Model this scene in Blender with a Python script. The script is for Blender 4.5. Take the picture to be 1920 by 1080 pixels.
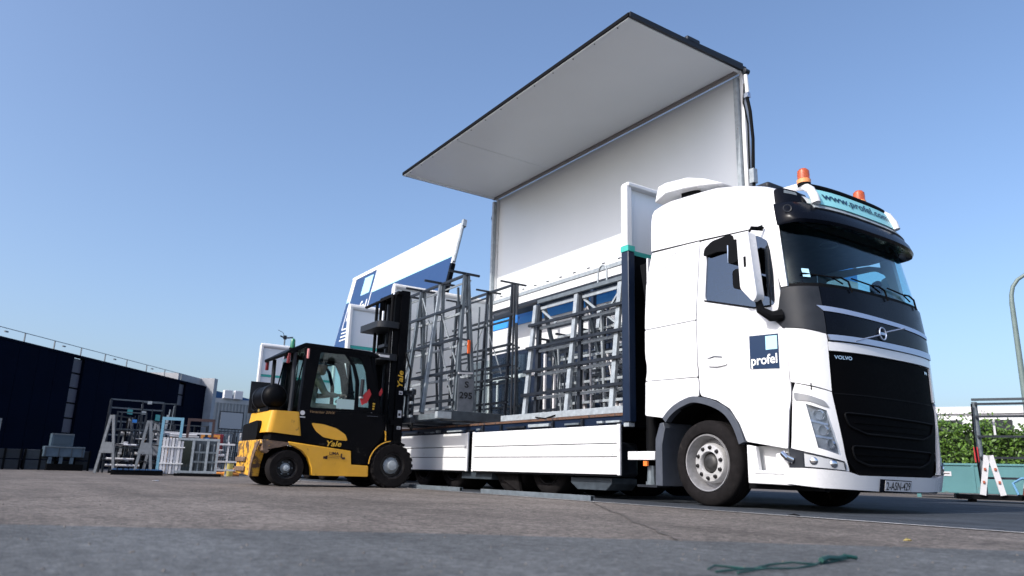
import bpy, bmesh, math, random
from mathutils import Vector, Matrix, geometry
random.seed(7)
R = math.radians
for o in list(bpy.data.objects): bpy.data.objects.remove(o)
scene = bpy.context.scene
C = scene.collection

# ------------------------------------------------------------------ camera
cam_d = bpy.data.cameras.new('camera'); cam = bpy.data.objects.new('camera', cam_d); C.objects.link(cam)
right = Vector((.55919905, .82855541, .02814866)); up = Vector((.18639968, -.15874192, .96956493)); fwd = Vector((-.80780664, .53693289, .2432108))
mw = Matrix(((right.x, up.x, -fwd.x, 0), (right.y, up.y, -fwd.y, 0), (right.z, up.z, -fwd.z, .31), (0, 0, 0, 1)))
cam.matrix_world = mw
cam_d.sensor_width = 36; cam_d.lens = 1386.795 / 1920 * 36
cam_d.clip_start = .05; cam_d.clip_end = 5000
cam_d.dof.use_dof = True; cam_d.dof.focus_distance = 9.5; cam_d.dof.aperture_fstop = 2.0
scene.camera = cam
# ------------------------------------------------------------------ sky and sun
SUN_L = Vector((-.09, 1.0, -.775)).normalized()        # direction the light travels
elev = math.asin(-SUN_L.z)
w = bpy.data.worlds.new('World'); scene.world = w; w.use_nodes = True
nt = w.node_tree; nt.nodes.clear()
sky = nt.nodes.new('ShaderNodeTexSky'); sky.sky_type = 'NISHITA'; sky.sun_disc = False
sky.sun_elevation = elev; sky.sun_rotation = math.atan2(-SUN_L.x, -SUN_L.y)
sky.air_density = 1.0; sky.dust_density = 3.4; sky.ozone_density = 5.5; sky.altitude = 0
bg = nt.nodes.new('ShaderNodeBackground'); bg.inputs[1].default_value = .15
wo = nt.nodes.new('ShaderNodeOutputWorld')
tn = nt.nodes.new('ShaderNodeMix'); tn.data_type = 'RGBA'; tn.blend_type = 'MULTIPLY'; tn.inputs['Factor'].default_value = 1; tn.inputs['B'].default_value = (1.08, 1.01, .96, 1)
nt.links.new(sky.outputs[0], tn.inputs['A']); nt.links.new(tn.outputs['Result'], bg.inputs[0]); nt.links.new(bg.outputs[0], wo.inputs[0])
sl = bpy.data.lights.new('sun', 'SUN'); sl.energy = 2.4; sl.angle = R(.53); sl.color = (1, .955, .89)
so = bpy.data.objects.new('sun', sl); C.objects.link(so)
so.rotation_euler = SUN_L.to_track_quat('-Z', 'Y').to_euler(); so.location = (0, -20, 20)
scene.view_settings.view_transform = 'Standard'; scene.view_settings.look = 'None'
scene.view_settings.exposure = .72; scene.view_settings.gamma = 1; scene.view_settings.use_curve_mapping = False

# ------------------------------------------------------------------ materials
MATS = {}
def mat(name, col, rough=.5, metal=0, coat=0, var=0, scale=6, bump=0, bscale=60, dirt=0, dcol=(.12, .09, .06), dscale=3, spec=.5, emit=None):
    if name in MATS: return MATS[name]
    m = bpy.data.materials.new(name); m.use_nodes = True; t = m.node_tree; N = t.nodes; Lk = t.links
    b = N['Principled BSDF']
    b.inputs['Base Color'].default_value = (*col, 1); b.inputs['Roughness'].default_value = rough
    b.inputs['Metallic'].default_value = metal; b.inputs['Coat Weight'].default_value = coat
    b.inputs['Specular IOR Level'].default_value = spec
    tc = N.new('ShaderNodeTexCoord')
    cur = None
    if var:
        n = N.new('ShaderNodeTexNoise'); n.inputs['Scale'].default_value = scale; n.inputs['Detail'].default_value = 6
        Lk.new(tc.outputs['Object'], n.inputs['Vector'])
        r = N.new('ShaderNodeValToRGB'); r.color_ramp.elements[0].position = .3; r.color_ramp.elements[1].position = .7
        r.color_ramp.elements[0].color = (*[c * (1 - var) for c in col], 1); r.color_ramp.elements[1].color = (*[min(1, c * (1 + var)) for c in col], 1)
        Lk.new(n.outputs['Fac'], r.inputs['Fac']); cur = r.outputs['Color']; Lk.new(cur, b.inputs['Base Color'])
        mr = N.new('ShaderNodeMapRange'); mr.inputs['To Min'].default_value = max(.02, rough - .12); mr.inputs['To Max'].default_value = min(1, rough + .12)
        Lk.new(n.outputs['Fac'], mr.inputs['Value']); Lk.new(mr.outputs['Result'], b.inputs['Roughness'])
    if dirt:
        n = N.new('ShaderNodeTexNoise'); n.inputs['Scale'].default_value = dscale; n.inputs['Detail'].default_value = 9; n.inputs['Roughness'].default_value = .68
        Lk.new(tc.outputs['Object'], n.inputs['Vector'])
        r = N.new('ShaderNodeValToRGB'); q0 = .64 - dirt * .2; r.color_ramp.elements[0].position = q0; r.color_ramp.elements[1].position = q0 + .09
        Lk.new(n.outputs['Fac'], r.inputs['Fac'])
        mx = N.new('ShaderNodeMix'); mx.data_type = 'RGBA'
        Lk.new(r.outputs['Color'], mx.inputs['Factor'])
        if cur: Lk.new(cur, mx.inputs['A'])
        else: mx.inputs['A'].default_value = (*col, 1)
        mx.inputs['B'].default_value = (*dcol, 1); Lk.new(mx.outputs['Result'], b.inputs['Base Color'])
    if bump:
        n = N.new('ShaderNodeTexNoise'); n.inputs['Scale'].default_value = bscale; n.inputs['Detail'].default_value = 5
        Lk.new(tc.outputs['Object'], n.inputs['Vector'])
        bp = N.new('ShaderNodeBump'); bp.inputs['Strength'].default_value = bump; bp.inputs['Distance'].default_value = .01
        Lk.new(n.outputs['Fac'], bp.inputs['Height']); Lk.new(bp.outputs['Normal'], b.inputs['Normal'])
    if emit:
        b.inputs['Emission Color'].default_value = (*emit, 1); b.inputs['Emission Strength'].default_value = 1
    MATS[name] = m; return m
def glass(name, tint, gl=.12, rough=.02):
    if name in MATS: return MATS[name]
    m = bpy.data.materials.new(name); m.use_nodes = True; t = m.node_tree; N = t.nodes; Lk = t.links; N.clear()
    out = N.new('ShaderNodeOutputMaterial'); tr = N.new('ShaderNodeBsdfTransparent'); tr.inputs[0].default_value = (*tint, 1)
    g = N.new('ShaderNodeBsdfGlossy'); g.inputs['Roughness'].default_value = rough; g.inputs[0].default_value = (.9, .95, 1, 1)
    fr = N.new('ShaderNodeLayerWeight'); fr.inputs[0].default_value = .5
    pw = N.new('ShaderNodeMath'); pw.operation = 'POWER'; pw.inputs[1].default_value = 4; Lk.new(fr.outputs['Facing'], pw.inputs[0])
    ad = N.new('ShaderNodeMath'); ad.operation = 'MULTIPLY_ADD'; ad.inputs[1].default_value = .6; ad.inputs[2].default_value = gl; ad.use_clamp = True
    mx = N.new('ShaderNodeMixShader'); Lk.new(pw.outputs[0], ad.inputs[0]); Lk.new(ad.outputs[0], mx.inputs[0])
    Lk.new(tr.outputs[0], mx.inputs[1]); Lk.new(g.outputs[0], mx.inputs[2]); Lk.new(mx.outputs[0], out.inputs[0])
    MATS[name] = m; return m
WHITE = mat('white_paint', (.70, .71, .73), .28, coat=.5, var=.025, scale=2, dirt=.03, dcol=(.55, .54, .52), dscale=3)
FOGL = mat('fog_lamp_grey', (.42, .44, .47), .25, coat=.6)
BODYW = mat('body_white', (.70, .71, .72), .45, var=.03, scale=2, dirt=.12, dcol=(.52, .51, .49), dscale=2.4)
INNERW = mat('inner_panel_grey_white', (.76, .80, .83), .42, var=.02, scale=.7)
NAVY = mat('navy_paint', (.006, .014, .036), .35, var=.15, scale=3, dirt=.06, dcol=(.05, .06, .08), dscale=8)
NAVYSIGN = mat('navy_print', (.014, .05, .15), .4, var=.03, scale=2)
NAVYDK = mat('navy_dark_film', (.006, .022, .065), .25, coat=.3)
SKYB = mat('light_blue_film', (.42, .72, .86), .3)
TEAL = mat('teal_stripe', (.05, .42, .36), .4)
CYAN = mat('pale_cyan_stripe', (.45, .8, .82), .4)
BLACK = mat('black_paint', (.0024, .0027, .004), .5, spec=.08, var=.2, scale=5, dirt=.08, dcol=(.03, .028, .026), dscale=6)
BLACKM = mat('black_matt_plastic', (.003, .0034, .0045), .7, spec=.1, var=.25, scale=8)
GLOSSB = mat('gloss_black_panel', (.0025, .0035, .007), .25, spec=.12, var=.1)
GRILLE = mat('grille_black', (.001, .001, .0015), .7, spec=.05, var=.2, scale=30)
DGREY = mat('dark_grey_plastic', (.016, .019, .025), .5, spec=.3, var=.15, scale=9, bump=.1, bscale=300)
MGREY = mat('mid_grey_plastic', (.06, .07, .09), .5, var=.1, scale=7)
SILVER = mat('silver_trim', (.42, .48, .6), .32, metal=.6)
RACKG = mat('rack_grey_paint', (.13, .145, .165), .5, var=.2, scale=9)
LAMPG = mat('lamp_grey', (.22, .23, .25), .2, coat=.5)
CHROME = mat('chrome', (.8, .8, .82), .12, metal=1)
RIM = mat('rim_steel', (.26, .26, .27), .4, metal=.3, var=.15, scale=20, dirt=.12, dcol=(.12, .1, .09), dscale=14)
RIMD = mat('rim_dark', (.012, .011, .012), .5, metal=.4, var=.3, scale=20)
HUBL = mat('hub_light', (.5, .5, .5), .38, metal=.3, var=.12, scale=20)
RUBBER = mat('rubber', (.010, .009, .0095), .9, spec=.12, var=.3, scale=14, dirt=.12, dcol=(.03, .026, .024), dscale=9, bump=.2, bscale=90)
GALV = mat('grey_steel_paint', (.045, .058, .072), .42, metal=.05, var=.25, scale=9, dirt=.1, dcol=(.2, .2, .2), dscale=12)
GALVL = mat('light_galvanised', (.32, .36, .39), .42, metal=.1, var=.2, scale=12, dirt=.08, dcol=(.16, .13, .1), dscale=16)
GALVM = mat('mid_galvanised', (.12, .145, .165), .45, metal=.05, var=.2, scale=12, dirt=.1, dcol=(.12, .1, .08), dscale=16)
DSTEEL = mat('dark_steel', (.018, .023, .032), .45, metal=.3, var=.3, scale=9)
YELLOW = mat('fork_yellow', (.70, .36, .025), .42, coat=.15, var=.08, scale=4, dirt=.1, dcol=(.16, .07, .02), dscale=5)
YELLOWW = mat('worn_yellow', (.66, .35, .035), .5, var=.12, scale=4, dirt=.85, dcol=(.09, .055, .04), dscale=7)
WORNEDGE = mat('worn_brown_edge', (.13, .085, .06), .65, var=.4, scale=18, dirt=.3, dcol=(.4, .22, .04), dscale=14)
RED = mat('red', (.5, .025, .03), .5)
TAILR = mat('tail_lens', (.16, .01, .012), .3)
ORANGE = mat('orange_band', (.75, .12, .02), .5)
BLUE = mat('blue', (.02, .16, .5), .4)
AZURE = mat('azure_band', (.04, .30, .80), .4)
WOOD = mat('wood_worn', (.12, .06, .035), .7, var=.6, scale=9, dirt=.7, dcol=(.02, .02, .025), dscale=9)
PLATEW = mat('plate_white', (.6, .6, .62), .4)
TEXTW = mat('lettering_white', (.85, .86, .88), .4)
TEXTN = mat('lettering_navy', (.01, .05, .10), .4)
TEXTK = mat('lettering_black', (.012, .012, .014), .5)
TEXTR = mat('lettering_dark_red', (.04, .012, .01), .5)
TEXTY = mat('lettering_yellow', (.65, .38, .03), .5)
TEXTD = mat('lettering_dull_gold', (.28, .17, .08), .5)
FADED = mat('faded_lettering', (.66, .67, .70), .45)
AQUA = mat('sign_aqua', (.28, .66, .70), .35)
SKIN = mat('skin', (.42, .24, .17), .55)
CLOTH = mat('khaki_cloth', (.22, .20, .15), .85, var=.15, scale=20)
CAPC = mat('dark_cap_cloth', (.02, .024, .03), .85)
TROUS = mat('dark_trousers', (.03, .04, .06), .85)
WSG = glass('windscreen_glass', (.76, .91, .92), .018)
SIDEG = glass('side_window_glass', (.30, .42, .58), .15)
FORKG = glass('fork_glass', (.84, .94, .92), .025)
LENSG = glass('lamp_lens_glass', (.85, .88, .92), .05)
AMBER = mat('amber_lens', (.75, .13, .01), .15, coat=.8)
AMBER.node_tree.nodes['Principled BSDF'].inputs['Transmission Weight'].default_value = .45
AMBERS = mat('amber_reflector', (.9, .2, .04), .3)

# ------------------------------------------------------------------ helpers
ORG = [Vector((0, 0, 0))]
class MB:
    def __init__(s): s.v = []; s.f = []; s.sm = []
    def add(s, vs, fs, smooth=False):
        b = len(s.v); s.v += [tuple(v) for v in vs]; s.f += [tuple(b + i for i in f) for f in fs]; s.sm += [smooth] * len(fs); return s
    def box(s, a, b):
        x0, y0, z0 = [min(p, q) for p, q in zip(a, b)]; x1, y1, z1 = [max(p, q) for p, q in zip(a, b)]
        return s.add([(x0, y0, z0), (x1, y0, z0), (x1, y1, z0), (x0, y1, z0), (x0, y0, z1), (x1, y0, z1), (x1, y1, z1), (x0, y1, z1)],
                     [(0, 3, 2, 1), (4, 5, 6, 7), (0, 1, 5, 4), (1, 2, 6, 5), (2, 3, 7, 6), (3, 0, 4, 7)])
    def beam(s, p, q, w, h=None, upv=None):
        p = Vector(p); q = Vector(q); h = h or w; d = (q - p).normalized()
        u = Vector(upv) if upv else (Vector((0, 0, 1)) if abs(d.z) < .9 else Vector((0, 1, 0)))
        a = d.cross(u).normalized(); b = a.cross(d).normalized(); a *= w / 2; b *= h / 2
        vs = [p - a - b, p + a - b, p + a + b, p - a + b, q - a - b, q + a - b, q + a + b, q - a + b]
        return s.add(vs, [(0, 3, 2, 1), (4, 5, 6, 7), (0, 1, 5, 4), (1, 2, 6, 5), (2, 3, 7, 6), (3, 0, 4, 7)])
    def tube(s, pts, r, n=10, cap=True):
        pts = [Vector(p) for p in pts]; rs = r if isinstance(r, (list, tuple)) else [r] * len(pts)
        base = len(s.v); prev = None; vs = []
        for i, p in enumerate(pts):
            d = ((pts[i + 1] - p) if i == 0 else (p - pts[i - 1]) if i == len(pts) - 1 else (pts[i + 1] - pts[i - 1])).normalized()
            if prev is None:
                u = Vector((0, 0, 1)) if abs(d.z) < .9 else Vector((1, 0, 0)); a = d.cross(u).normalized()
            else: a = (prev - d * prev.dot(d)).normalized()
            prev = a; b = d.cross(a)
            for k in range(n):
                t = 2 * math.pi * k / n; vs.append(p + a * rs[i] * math.cos(t) + b * rs[i] * math.sin(t))
        fs = []
        for i in range(len(pts) - 1):
            for k in range(n): fs.append((i * n + k, i * n + (k + 1) % n, (i + 1) * n + (k + 1) % n, (i + 1) * n + k))
        s.add(vs, fs, True)
        if cap:
            s.add(vs[:n], [tuple(range(n))[::-1]]); s.add(vs[-n:], [tuple(range(n))])
        return s
    def lathe(s, prof, c, axis='Y', n=40, close=False):
        c = Vector(c); vs = []; fs = []; m = len(prof)
        for k in range(n):
            t = 2 * math.pi * k / n; co, si = math.cos(t), math.sin(t)
            for r, a in prof:
                if axis == 'Y': vs.append(c + Vector((r * co, a, r * si)))
                elif axis == 'X': vs.append(c + Vector((a, r * co, r * si)))
                else: vs.append(c + Vector((r * co, r * si, a)))
        for k in range(n):
            k2 = (k + 1) % n
            for j in range(m if close else m - 1):
                j2 = (j + 1) % m
                fs.append((k * m + j, k * m + j2, k2 * m + j2, k2 * m + j))
        return s.add(vs, fs, True)
    def prism(s, poly, axis, a, b):
        def P(p, t):
            return {'x': (t, p[0], p[1]), 'y': (p[0], t, p[1]), 'z': (p[0], p[1], t)}[axis]
        n = len(poly); vs = [P(p, a) for p in poly] + [P(p, b) for p in poly]
        tri = geometry.tessellate_polygon([[Vector((p[0], p[1], 0)) for p in poly]])
        fs = [tuple(t) for t in tri] + [tuple(i + n for i in t[::-1]) for t in tri] + [(i, (i + 1) % n, (i + 1) % n + n, i + n) for i in range(n)]
        return s.add(vs, fs)
    def build(s, name, m, parent=None, bevel=0, seg=2, label=None, smooth_angle=35, stuff=False):
        me = bpy.data.meshes.new(name); o = ORG[0]
        me.from_pydata([(v[0] - o.x, v[1] - o.y, v[2] - o.z) for v in s.v], [], s.f); me.materials.append(m)
        bm = bmesh.new(); bm.from_mesh(me); bmesh.ops.remove_doubles(bm, verts=bm.verts, dist=1e-5)
        bmesh.ops.recalc_face_normals(bm, faces=bm.faces); bm.to_mesh(me); bm.free()
        me.polygons.foreach_set('use_smooth', [True] * len(me.polygons))
        me.set_sharp_from_angle(angle=R(smooth_angle)); me.update()
        ob = bpy.data.objects.new(name, me); C.objects.link(ob)
        if parent: ob.parent = parent
        if bevel:
            bv = ob.modifiers.new('bevel', 'BEVEL'); bv.width = bevel; bv.segments = seg; bv.limit_method = 'ANGLE'; bv.angle_limit = R(40); bv.harden_normals = False
        if label: ob['label'] = label
        if stuff: ob['kind'] = 'stuff'
        return ob
def thing(name, label, cat, loc=(0, 0, 0), rotz=0, group=None, org=True):
    o = bpy.data.objects.new(name, None); C.objects.link(o); o.location = loc; o.rotation_euler = (0, 0, rotz)
    o.empty_display_size = .2; o['label'] = label; o['category'] = cat
    if group: o['group'] = group
    ORG[0] = Vector(loc) if org else Vector((0, 0, 0))
    return o
def tag(o, label, cat, group=None):
    o['label'] = label; o['category'] = cat
    if group: o['group'] = group
    return o
def kids(o): return [c for c in bpy.data.objects if c.parent == o]
def copy_tree(src, label, loc, rotz=None, group=None):
    ch = {}
    for c in bpy.data.objects:
        if c.parent: ch.setdefault(c.parent.name, []).append(c)
    def rec(o, par):
        n = o.copy(); C.objects.link(n)
        if par: n.parent = par
        for k in ch.get(o.name, []): rec(k, n)
        return n
    r = rec(src, None); r.location = loc
    if rotz is not None: r.rotation_euler = (0, 0, rotz)
    r['label'] = label
    if group: r['group'] = group
    return r
def B(a, b, name, m, parent, bevel=0, **k): return MB().box(a, b).build(name, m, parent, bevel, **k)
def struct(name, mb, m):
    ORG[0] = Vector((0, 0, 0)); o = mb.build(name, m); o['kind'] = 'structure'; return o

def pip(p, poly):
    x, y = p; c = False; n = len(poly)
    for i in range(n):
        x1, y1 = poly[i]; x2, y2 = poly[(i + 1) % n]
        if (y1 > y) != (y2 > y) and x < (x2 - x1) * (y - y1) / (y2 - y1) + x1: c = not c
    return c
def rounded(poly, r, k=4):
    out = []; n = len(poly)
    for i in range(n):
        p = Vector(poly[i]); a = Vector(poly[i - 1]); b = Vector(poly[(i + 1) % n])
        ra = min(r, (a - p).length * .45, (b - p).length * .45)
        p0 = p + (a - p).normalized() * ra; p1 = p + (b - p).normalized() * ra
        for j in range(k + 1):
            t = j / k; q = p0 * (1 - t) ** 2 + p * 2 * t * (1 - t) + p1 * t * t; out.append((q.x, q.y))
    return out
def densify(poly, d):
    out = []; n = len(poly)
    for i in range(n):
        a = Vector(poly[i]); b = Vector(poly[(i + 1) % n]); m = max(1, int((b - a).length / d + .999))
        for j in range(m): q = a + (b - a) * j / m; out.append((q.x, q.y))
    return out
def panel_mb(poly, fn, off=0, thick=.01, holes=(), grid=.08, mb=None):
    """polygon in surface coordinates, mapped by fn(u, v, offset) and given thickness"""
    mb = mb or MB()
    loops = [densify(poly, grid)] + [densify(h, grid) for h in holes]
    vs = []; es = []
    for lp in loops:
        b = len(vs); vs += lp; es += [(b + i, b + (i + 1) % len(lp)) for i in range(len(lp))]
    us = [p[0] for p in loops[0]]; ws = [p[1] for p in loops[0]]
    u = min(us) + grid / 2
    while u < max(us):
        q = min(ws) + grid / 2
        while q < max(ws):
            if pip((u, q), loops[0]) and not any(pip((u, q), h) for h in loops[1:]):
                if min((u - a) ** 2 + (q - c) ** 2 for a, c in vs[:sum(len(l) for l in loops)]) > (grid * .35) ** 2: vs.append((u, q))
            q += grid
        u += grid
    V, E, F, *_ = geometry.delaunay_2d_cdt([Vector(p) for p in vs], es, [], 0, 1e-6)
    V = [(p.x, p.y) for p in V]; tris = []
    for f in F:
        cx = sum(V[i][0] for i in f) / len(f); cy = sum(V[i][1] for i in f) / len(f)
        if pip((cx, cy), loops[0]) and not any(pip((cx, cy), h) for h in loops[1:]): tris.append(tuple(f))
    n = len(V); ec = {}
    for f in tris:
        for i in range(len(f)):
            e = (f[i], f[(i + 1) % len(f)]); k = tuple(sorted(e)); ec.setdefault(k, []).append(e)
    side = [es_[0] for es_ in ec.values() if len(es_) == 1]
    vv = [fn(p[0], p[1], off) for p in V] + [fn(p[0], p[1], off - thick) for p in V]
    mb.add(vv, tris + [tuple(i + n for i in f[::-1]) for f in tris] + [(b, a, a + n, b + n) for a, b in side])
    return mb
def text_mb(s, fn, x0, x1, y0, y1, thick=.003, boldness=0.0, spacing=1.0, shear=0):
    """built-in font text fitted into the box x0..x1, y0..y1 of surface coordinates"""
    cu = bpy.data.curves.new('t', 'FONT'); cu.body = s; cu.offset = boldness; cu.space_character = spacing; cu.shear = shear; cu.resolution_u = 3
    ob = bpy.data.objects.new('t', cu); C.objects.link(ob); dg = bpy.context.evaluated_depsgraph_get(); dg.update()
    me = ob.evaluated_get(dg).to_mesh()
    vs = [(v.co.x, v.co.y) for v in me.vertices]; fs = [tuple(p.vertices) for p in me.polygons]
    ob.evaluated_get(dg).to_mesh_clear(); C.objects.unlink(ob); bpy.data.objects.remove(ob)
    ax = min(v[0] for v in vs); bx = max(v[0] for v in vs); ay = min(v[1] for v in vs); by = max(v[1] for v in vs)
    mb = MB(); mb.add([fn(x0 + (v[0] - ax) / (bx - ax) * (x1 - x0), y0 + (v[1] - ay) / (by - ay) * (y1 - y0), thick) for v in vs], fs)
    return mb
PX = lambda x0: (lambda u, v, o: (x0 + o, u, v))     # plane facing +X, u = y, v = z
PY = lambda y0: (lambda u, v, o: (u, y0 - o, v))     # plane facing -Y, u = x, v = z
# ------------------------------------------------------------------ ground
def ground_mat(name, c1, c2, fine=120, agg=.5, rough=.85, stain=.25):
    m = bpy.data.materials.new(name); m.use_nodes = True; t = m.node_tree; N = t.nodes; Lk = t.links; b = N['Principled BSDF']
    b.inputs['Roughness'].default_value = rough; b.inputs['Specular IOR Level'].default_value = .3
    tc = N.new('ShaderNodeTexCoord')
    def noise(sc, det=6, rg=.6):
        n = N.new('ShaderNodeTexNoise'); n.inputs['Scale'].default_value = sc; n.inputs['Detail'].default_value = det; n.inputs['Roughness'].default_value = rg
        Lk.new(tc.outputs['Object'], n.inputs['Vector']); return n.outputs['Fac']
    def ramp(f, a, b_, ca, cb):
        r = N.new('ShaderNodeValToRGB'); r.color_ramp.elements[0].position = a; r.color_ramp.elements[1].position = b_
        r.color_ramp.elements[0].color = (*ca, 1); r.color_ramp.elements[1].color = (*cb, 1); Lk.new(f, r.inputs['Fac']); return r.outputs['Color']
    def mix(a, b_, fac, mode='MIX'):
        x = N.new('ShaderNodeMix'); x.data_type = 'RGBA'; x.blend_type = mode
        if isinstance(fac, float): x.inputs['Factor'].default_value = fac
        else: Lk.new(fac, x.inputs['Factor'])
        Lk.new(a, x.inputs['A']); Lk.new(b_, x.inputs['B']); return x.outputs['Result']
    base = ramp(noise(1.1, 8), .35, .68, c1, c2)
    st = ramp(noise(.35, 4, .7), .42, .62, (1 - stain,) * 3, (1, 1, 1))
    base = mix(base, st, 1.0, 'MULTIPLY')
    v = N.new('ShaderNodeTexVoronoi'); v.inputs['Scale'].default_value = fine; Lk.new(tc.outputs['Object'], v.inputs['Vector'])
    sp = ramp(v.outputs['Color'], .1, .9, (1 - agg,) * 3, (1 + agg,) * 3)
    base = mix(base, sp, .8, 'MULTIPLY')
    nz = ramp(noise(fine * .2, 6, .8), .36, .64, (.58, .58, .58), (1.42, 1.4, 1.36))
    base = mix(base, nz, .8, 'MULTIPLY')
    mp = N.new('ShaderNodeMapping'); mp.inputs['Scale'].default_value = (.12, 1.1, 1); mp.inputs['Rotation'].default_value = (0, 0, .5); Lk.new(tc.outputs['Object'], mp.inputs['Vector'])
    n2 = N.new('ShaderNodeTexNoise'); n2.inputs['Scale'].default_value = 1.6; n2.inputs['Detail'].default_value = 5; Lk.new(mp.outputs['Vector'], n2.inputs['Vector'])
    base = mix(base, ramp(n2.outputs['Fac'], .38, .6, (.8, .8, .8), (1.06, 1.06, 1.06)), .9, 'MULTIPLY')
    base = mix(base, ramp(noise(2.7, 3, .5), .27, .36, (.62, .62, .63), (1, 1, 1)), .8, 'MULTIPLY')
    Lk.new(base, b.inputs['Base Color'])
    bp = N.new('ShaderNodeBump'); bp.inputs['Strength'].default_value = .6; bp.inputs['Distance'].default_value = .006
    ad = N.new('ShaderNodeMath'); ad.operation = 'ADD'; Lk.new(v.outputs['Distance'], ad.inputs[0]); Lk.new(noise(fine * .32, 5, .75), ad.inputs[1])
    Lk.new(ad.outputs[0], bp.inputs['Height']); Lk.new(bp.outputs['Normal'], b.inputs['Normal'])
    return m
CONC = ground_mat('worn_brownish_concrete', (.122, .107, .098), (.172, .153, .140), 48, .65)
SLAB = ground_mat('blue_grey_smooth_concrete', (.082, .089, .096), (.111, .119, .127), 70, .45, stain=.2)
ASPH = ground_mat('dark_asphalt', (.034, .042, .054), (.05, .06, .075), 110, .45)
LINEM = ground_mat('worn_white_line', (.42, .42, .42), (.6, .6, .6), 80, .3)
CRACKM = mat('crack_dark', (.075, .066, .06), .95)
struct('ground', MB().add([(-1500, -1500, 0), (1500, -1500, 0), (1500, 1500, 0), (-1500, 1500, 0)], [(0, 1, 2, 3)]), CONC)
# dark asphalt lane the truck stands on, with its worn white edge line
struct('asphalt_road', MB().add([(-60, 6.25, .004), (60, 6.0, .004), (60, 19.5, .004), (-60, 19.5, .004)], [(0, 1, 2, 3)]), ASPH)
lp = []
def strip(pts, w, z, rnd=0):
    mb = MB(); L = []; Rr = []
    for i, p in enumerate(pts):
        a = Vector(pts[max(0, i - 1)]); b = Vector(pts[min(len(pts) - 1, i + 1)]); d = (b - a).normalized(); n = Vector((-d.y, d.x))
        ww = w * (1 + random.uniform(-rnd, rnd)) / 2
        L.append((p[0] + n.x * ww, p[1] + n.y * ww, z)); Rr.append((p[0] - n.x * ww, p[1] - n.y * ww, z))
    k = len(pts); mb.add(L + Rr, [(i, i + 1, i + 1 + k, i + k) for i in range(k - 1)]); return mb
struct('white_line', strip([(-40 + i * 1.0, 6.16 - .004 * i * .6) for i in range(64)], .07, .008, .25), LINEM)
# smooth blue grey slab in the foreground
edge = []
kp = [(-14.5, -17.3), (-4.47, .02), (-3.30, 2.2), (-1.83, 4.34), (6, 15.5)]
for (xa, ya), (xb, yb) in zip(kp[:-1], kp[1:]):
    n = max(2, int(math.hypot(xb - xa, yb - ya) / .12))
    for i in range(n): edge.append((xa + (xb - xa) * i / n + random.uniform(-.025, .025), ya + (yb - ya) * i / n + random.uniform(-.02, .02)))
n = len(edge); mb = MB(); mb.add([(x, y, .004) for x, y in edge] + [(x + 40, y - 22, .004) for x, y in edge], [(i, i + 1, i + 1 + n, i + n) for i in range(n - 1)])
struct('concrete_slab', mb, SLAB)
def jagged(a, b, n, amp):
    a = Vector(a); b = Vector(b); d = (b - a).normalized(); nn = Vector((-d.y, d.x)); out = []; o = 0
    for i in range(n + 1):
        o = o * .7 + random.uniform(-amp, amp); out.append(tuple(a + (b - a) * i / n + nn * o))
    return out
for nm, a, b, wd in (('crack', (-7.1, 5.95), (-2.75, 2.9), .022), ('crack', (-3.9, -2.4), (-11.4, 3.15), .022), ('crack', (-11.4, 3.2), (-19, 8.6), .022)):
    n = int((Vector(b) - Vector(a)).length / .09)
    c = struct(nm, strip(jagged(a, b, n, .018), wd, .0045, .7), CRACKM)
GRIT = mat('grit_stone', (.105, .096, .09), .9, var=.4, scale=40)
mb = MB(); rg_ = random.Random(21)
for k in range(900):
    d_ = 1.6 + rg_.random() ** 1.6 * 9; an = rg_.uniform(-.62, .62) + math.atan2(.537, -.808)
    x, y, s_ = d_ * math.cos(an), d_ * math.sin(an), rg_.uniform(.003, .010)
    if y > 6.6: continue
    pts = [Vector((rg_.uniform(-1, 1), rg_.uniform(-1, 1), 0)).normalized() * s_ for _ in range(1)]
    c0 = Vector((x, y, .004)); q = [c0 + Vector((s_ * math.cos(t_) * rg_.uniform(.6, 1), s_ * math.sin(t_) * rg_.uniform(.6, 1), 0)) for t_ in (0, 1.3, 2.5, 3.8, 5.1)]
    top = c0 + Vector((0, 0, s_ * rg_.uniform(.5, .9))); mb.add(q + [top], [(i, (i + 1) % 5, 5) for i in range(5)])
go = mb.build('loose_grit', GRIT); go['kind'] = 'stuff'; go['label'] = 'loose grit and small stones scattered over the concrete'; go['category'] = 'grit'

# ------------------------------------------------------------------ cab surface
YC, HW, LC, NC = 8.22, 1.27, .5, 2.8
ZT = [.2, .45, .7, 1.0, 1.7, 2.0, 2.42, 3.1, 3.3, 3.6, 4.0]
XF = [-4.56, -4.51, -4.50, -4.50, -4.51, -4.52, -4.57, -4.71, -4.75, -4.82, -4.95]
HZ = [1.24, 1.27, 1.27, 1.27, 1.27, 1.27, 1.27, 1.25, 1.24, 1.2, 1.1]
def interp(x, xs, ys):
    if x <= xs[0]: return ys[0]
    if x >= xs[-1]: return ys[-1]
    lo, hi = 0, len(xs) - 1
    while hi - lo > 1:
        m = (lo + hi) // 2
        if xs[m] <= x: lo = m
        else: hi = m
    return ys[lo] + (ys[hi] - ys[lo]) * (x - xs[lo]) / (xs[hi] - xs[lo])
TY, TX, TS = [], [], [0]
for i in range(300):
    th = math.pi / 2 * i / 299; TY.append(HW * math.sin(th) ** (2 / NC)); TX.append(-LC + LC * max(0, math.cos(th)) ** (2 / NC))
for i in range(1, 300): TS.append(TS[-1] + math.hypot(TY[i] - TY[i - 1], TX[i] - TX[i - 1]))
TE = TS[-1]; NTX = [-x for x in TX]
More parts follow.
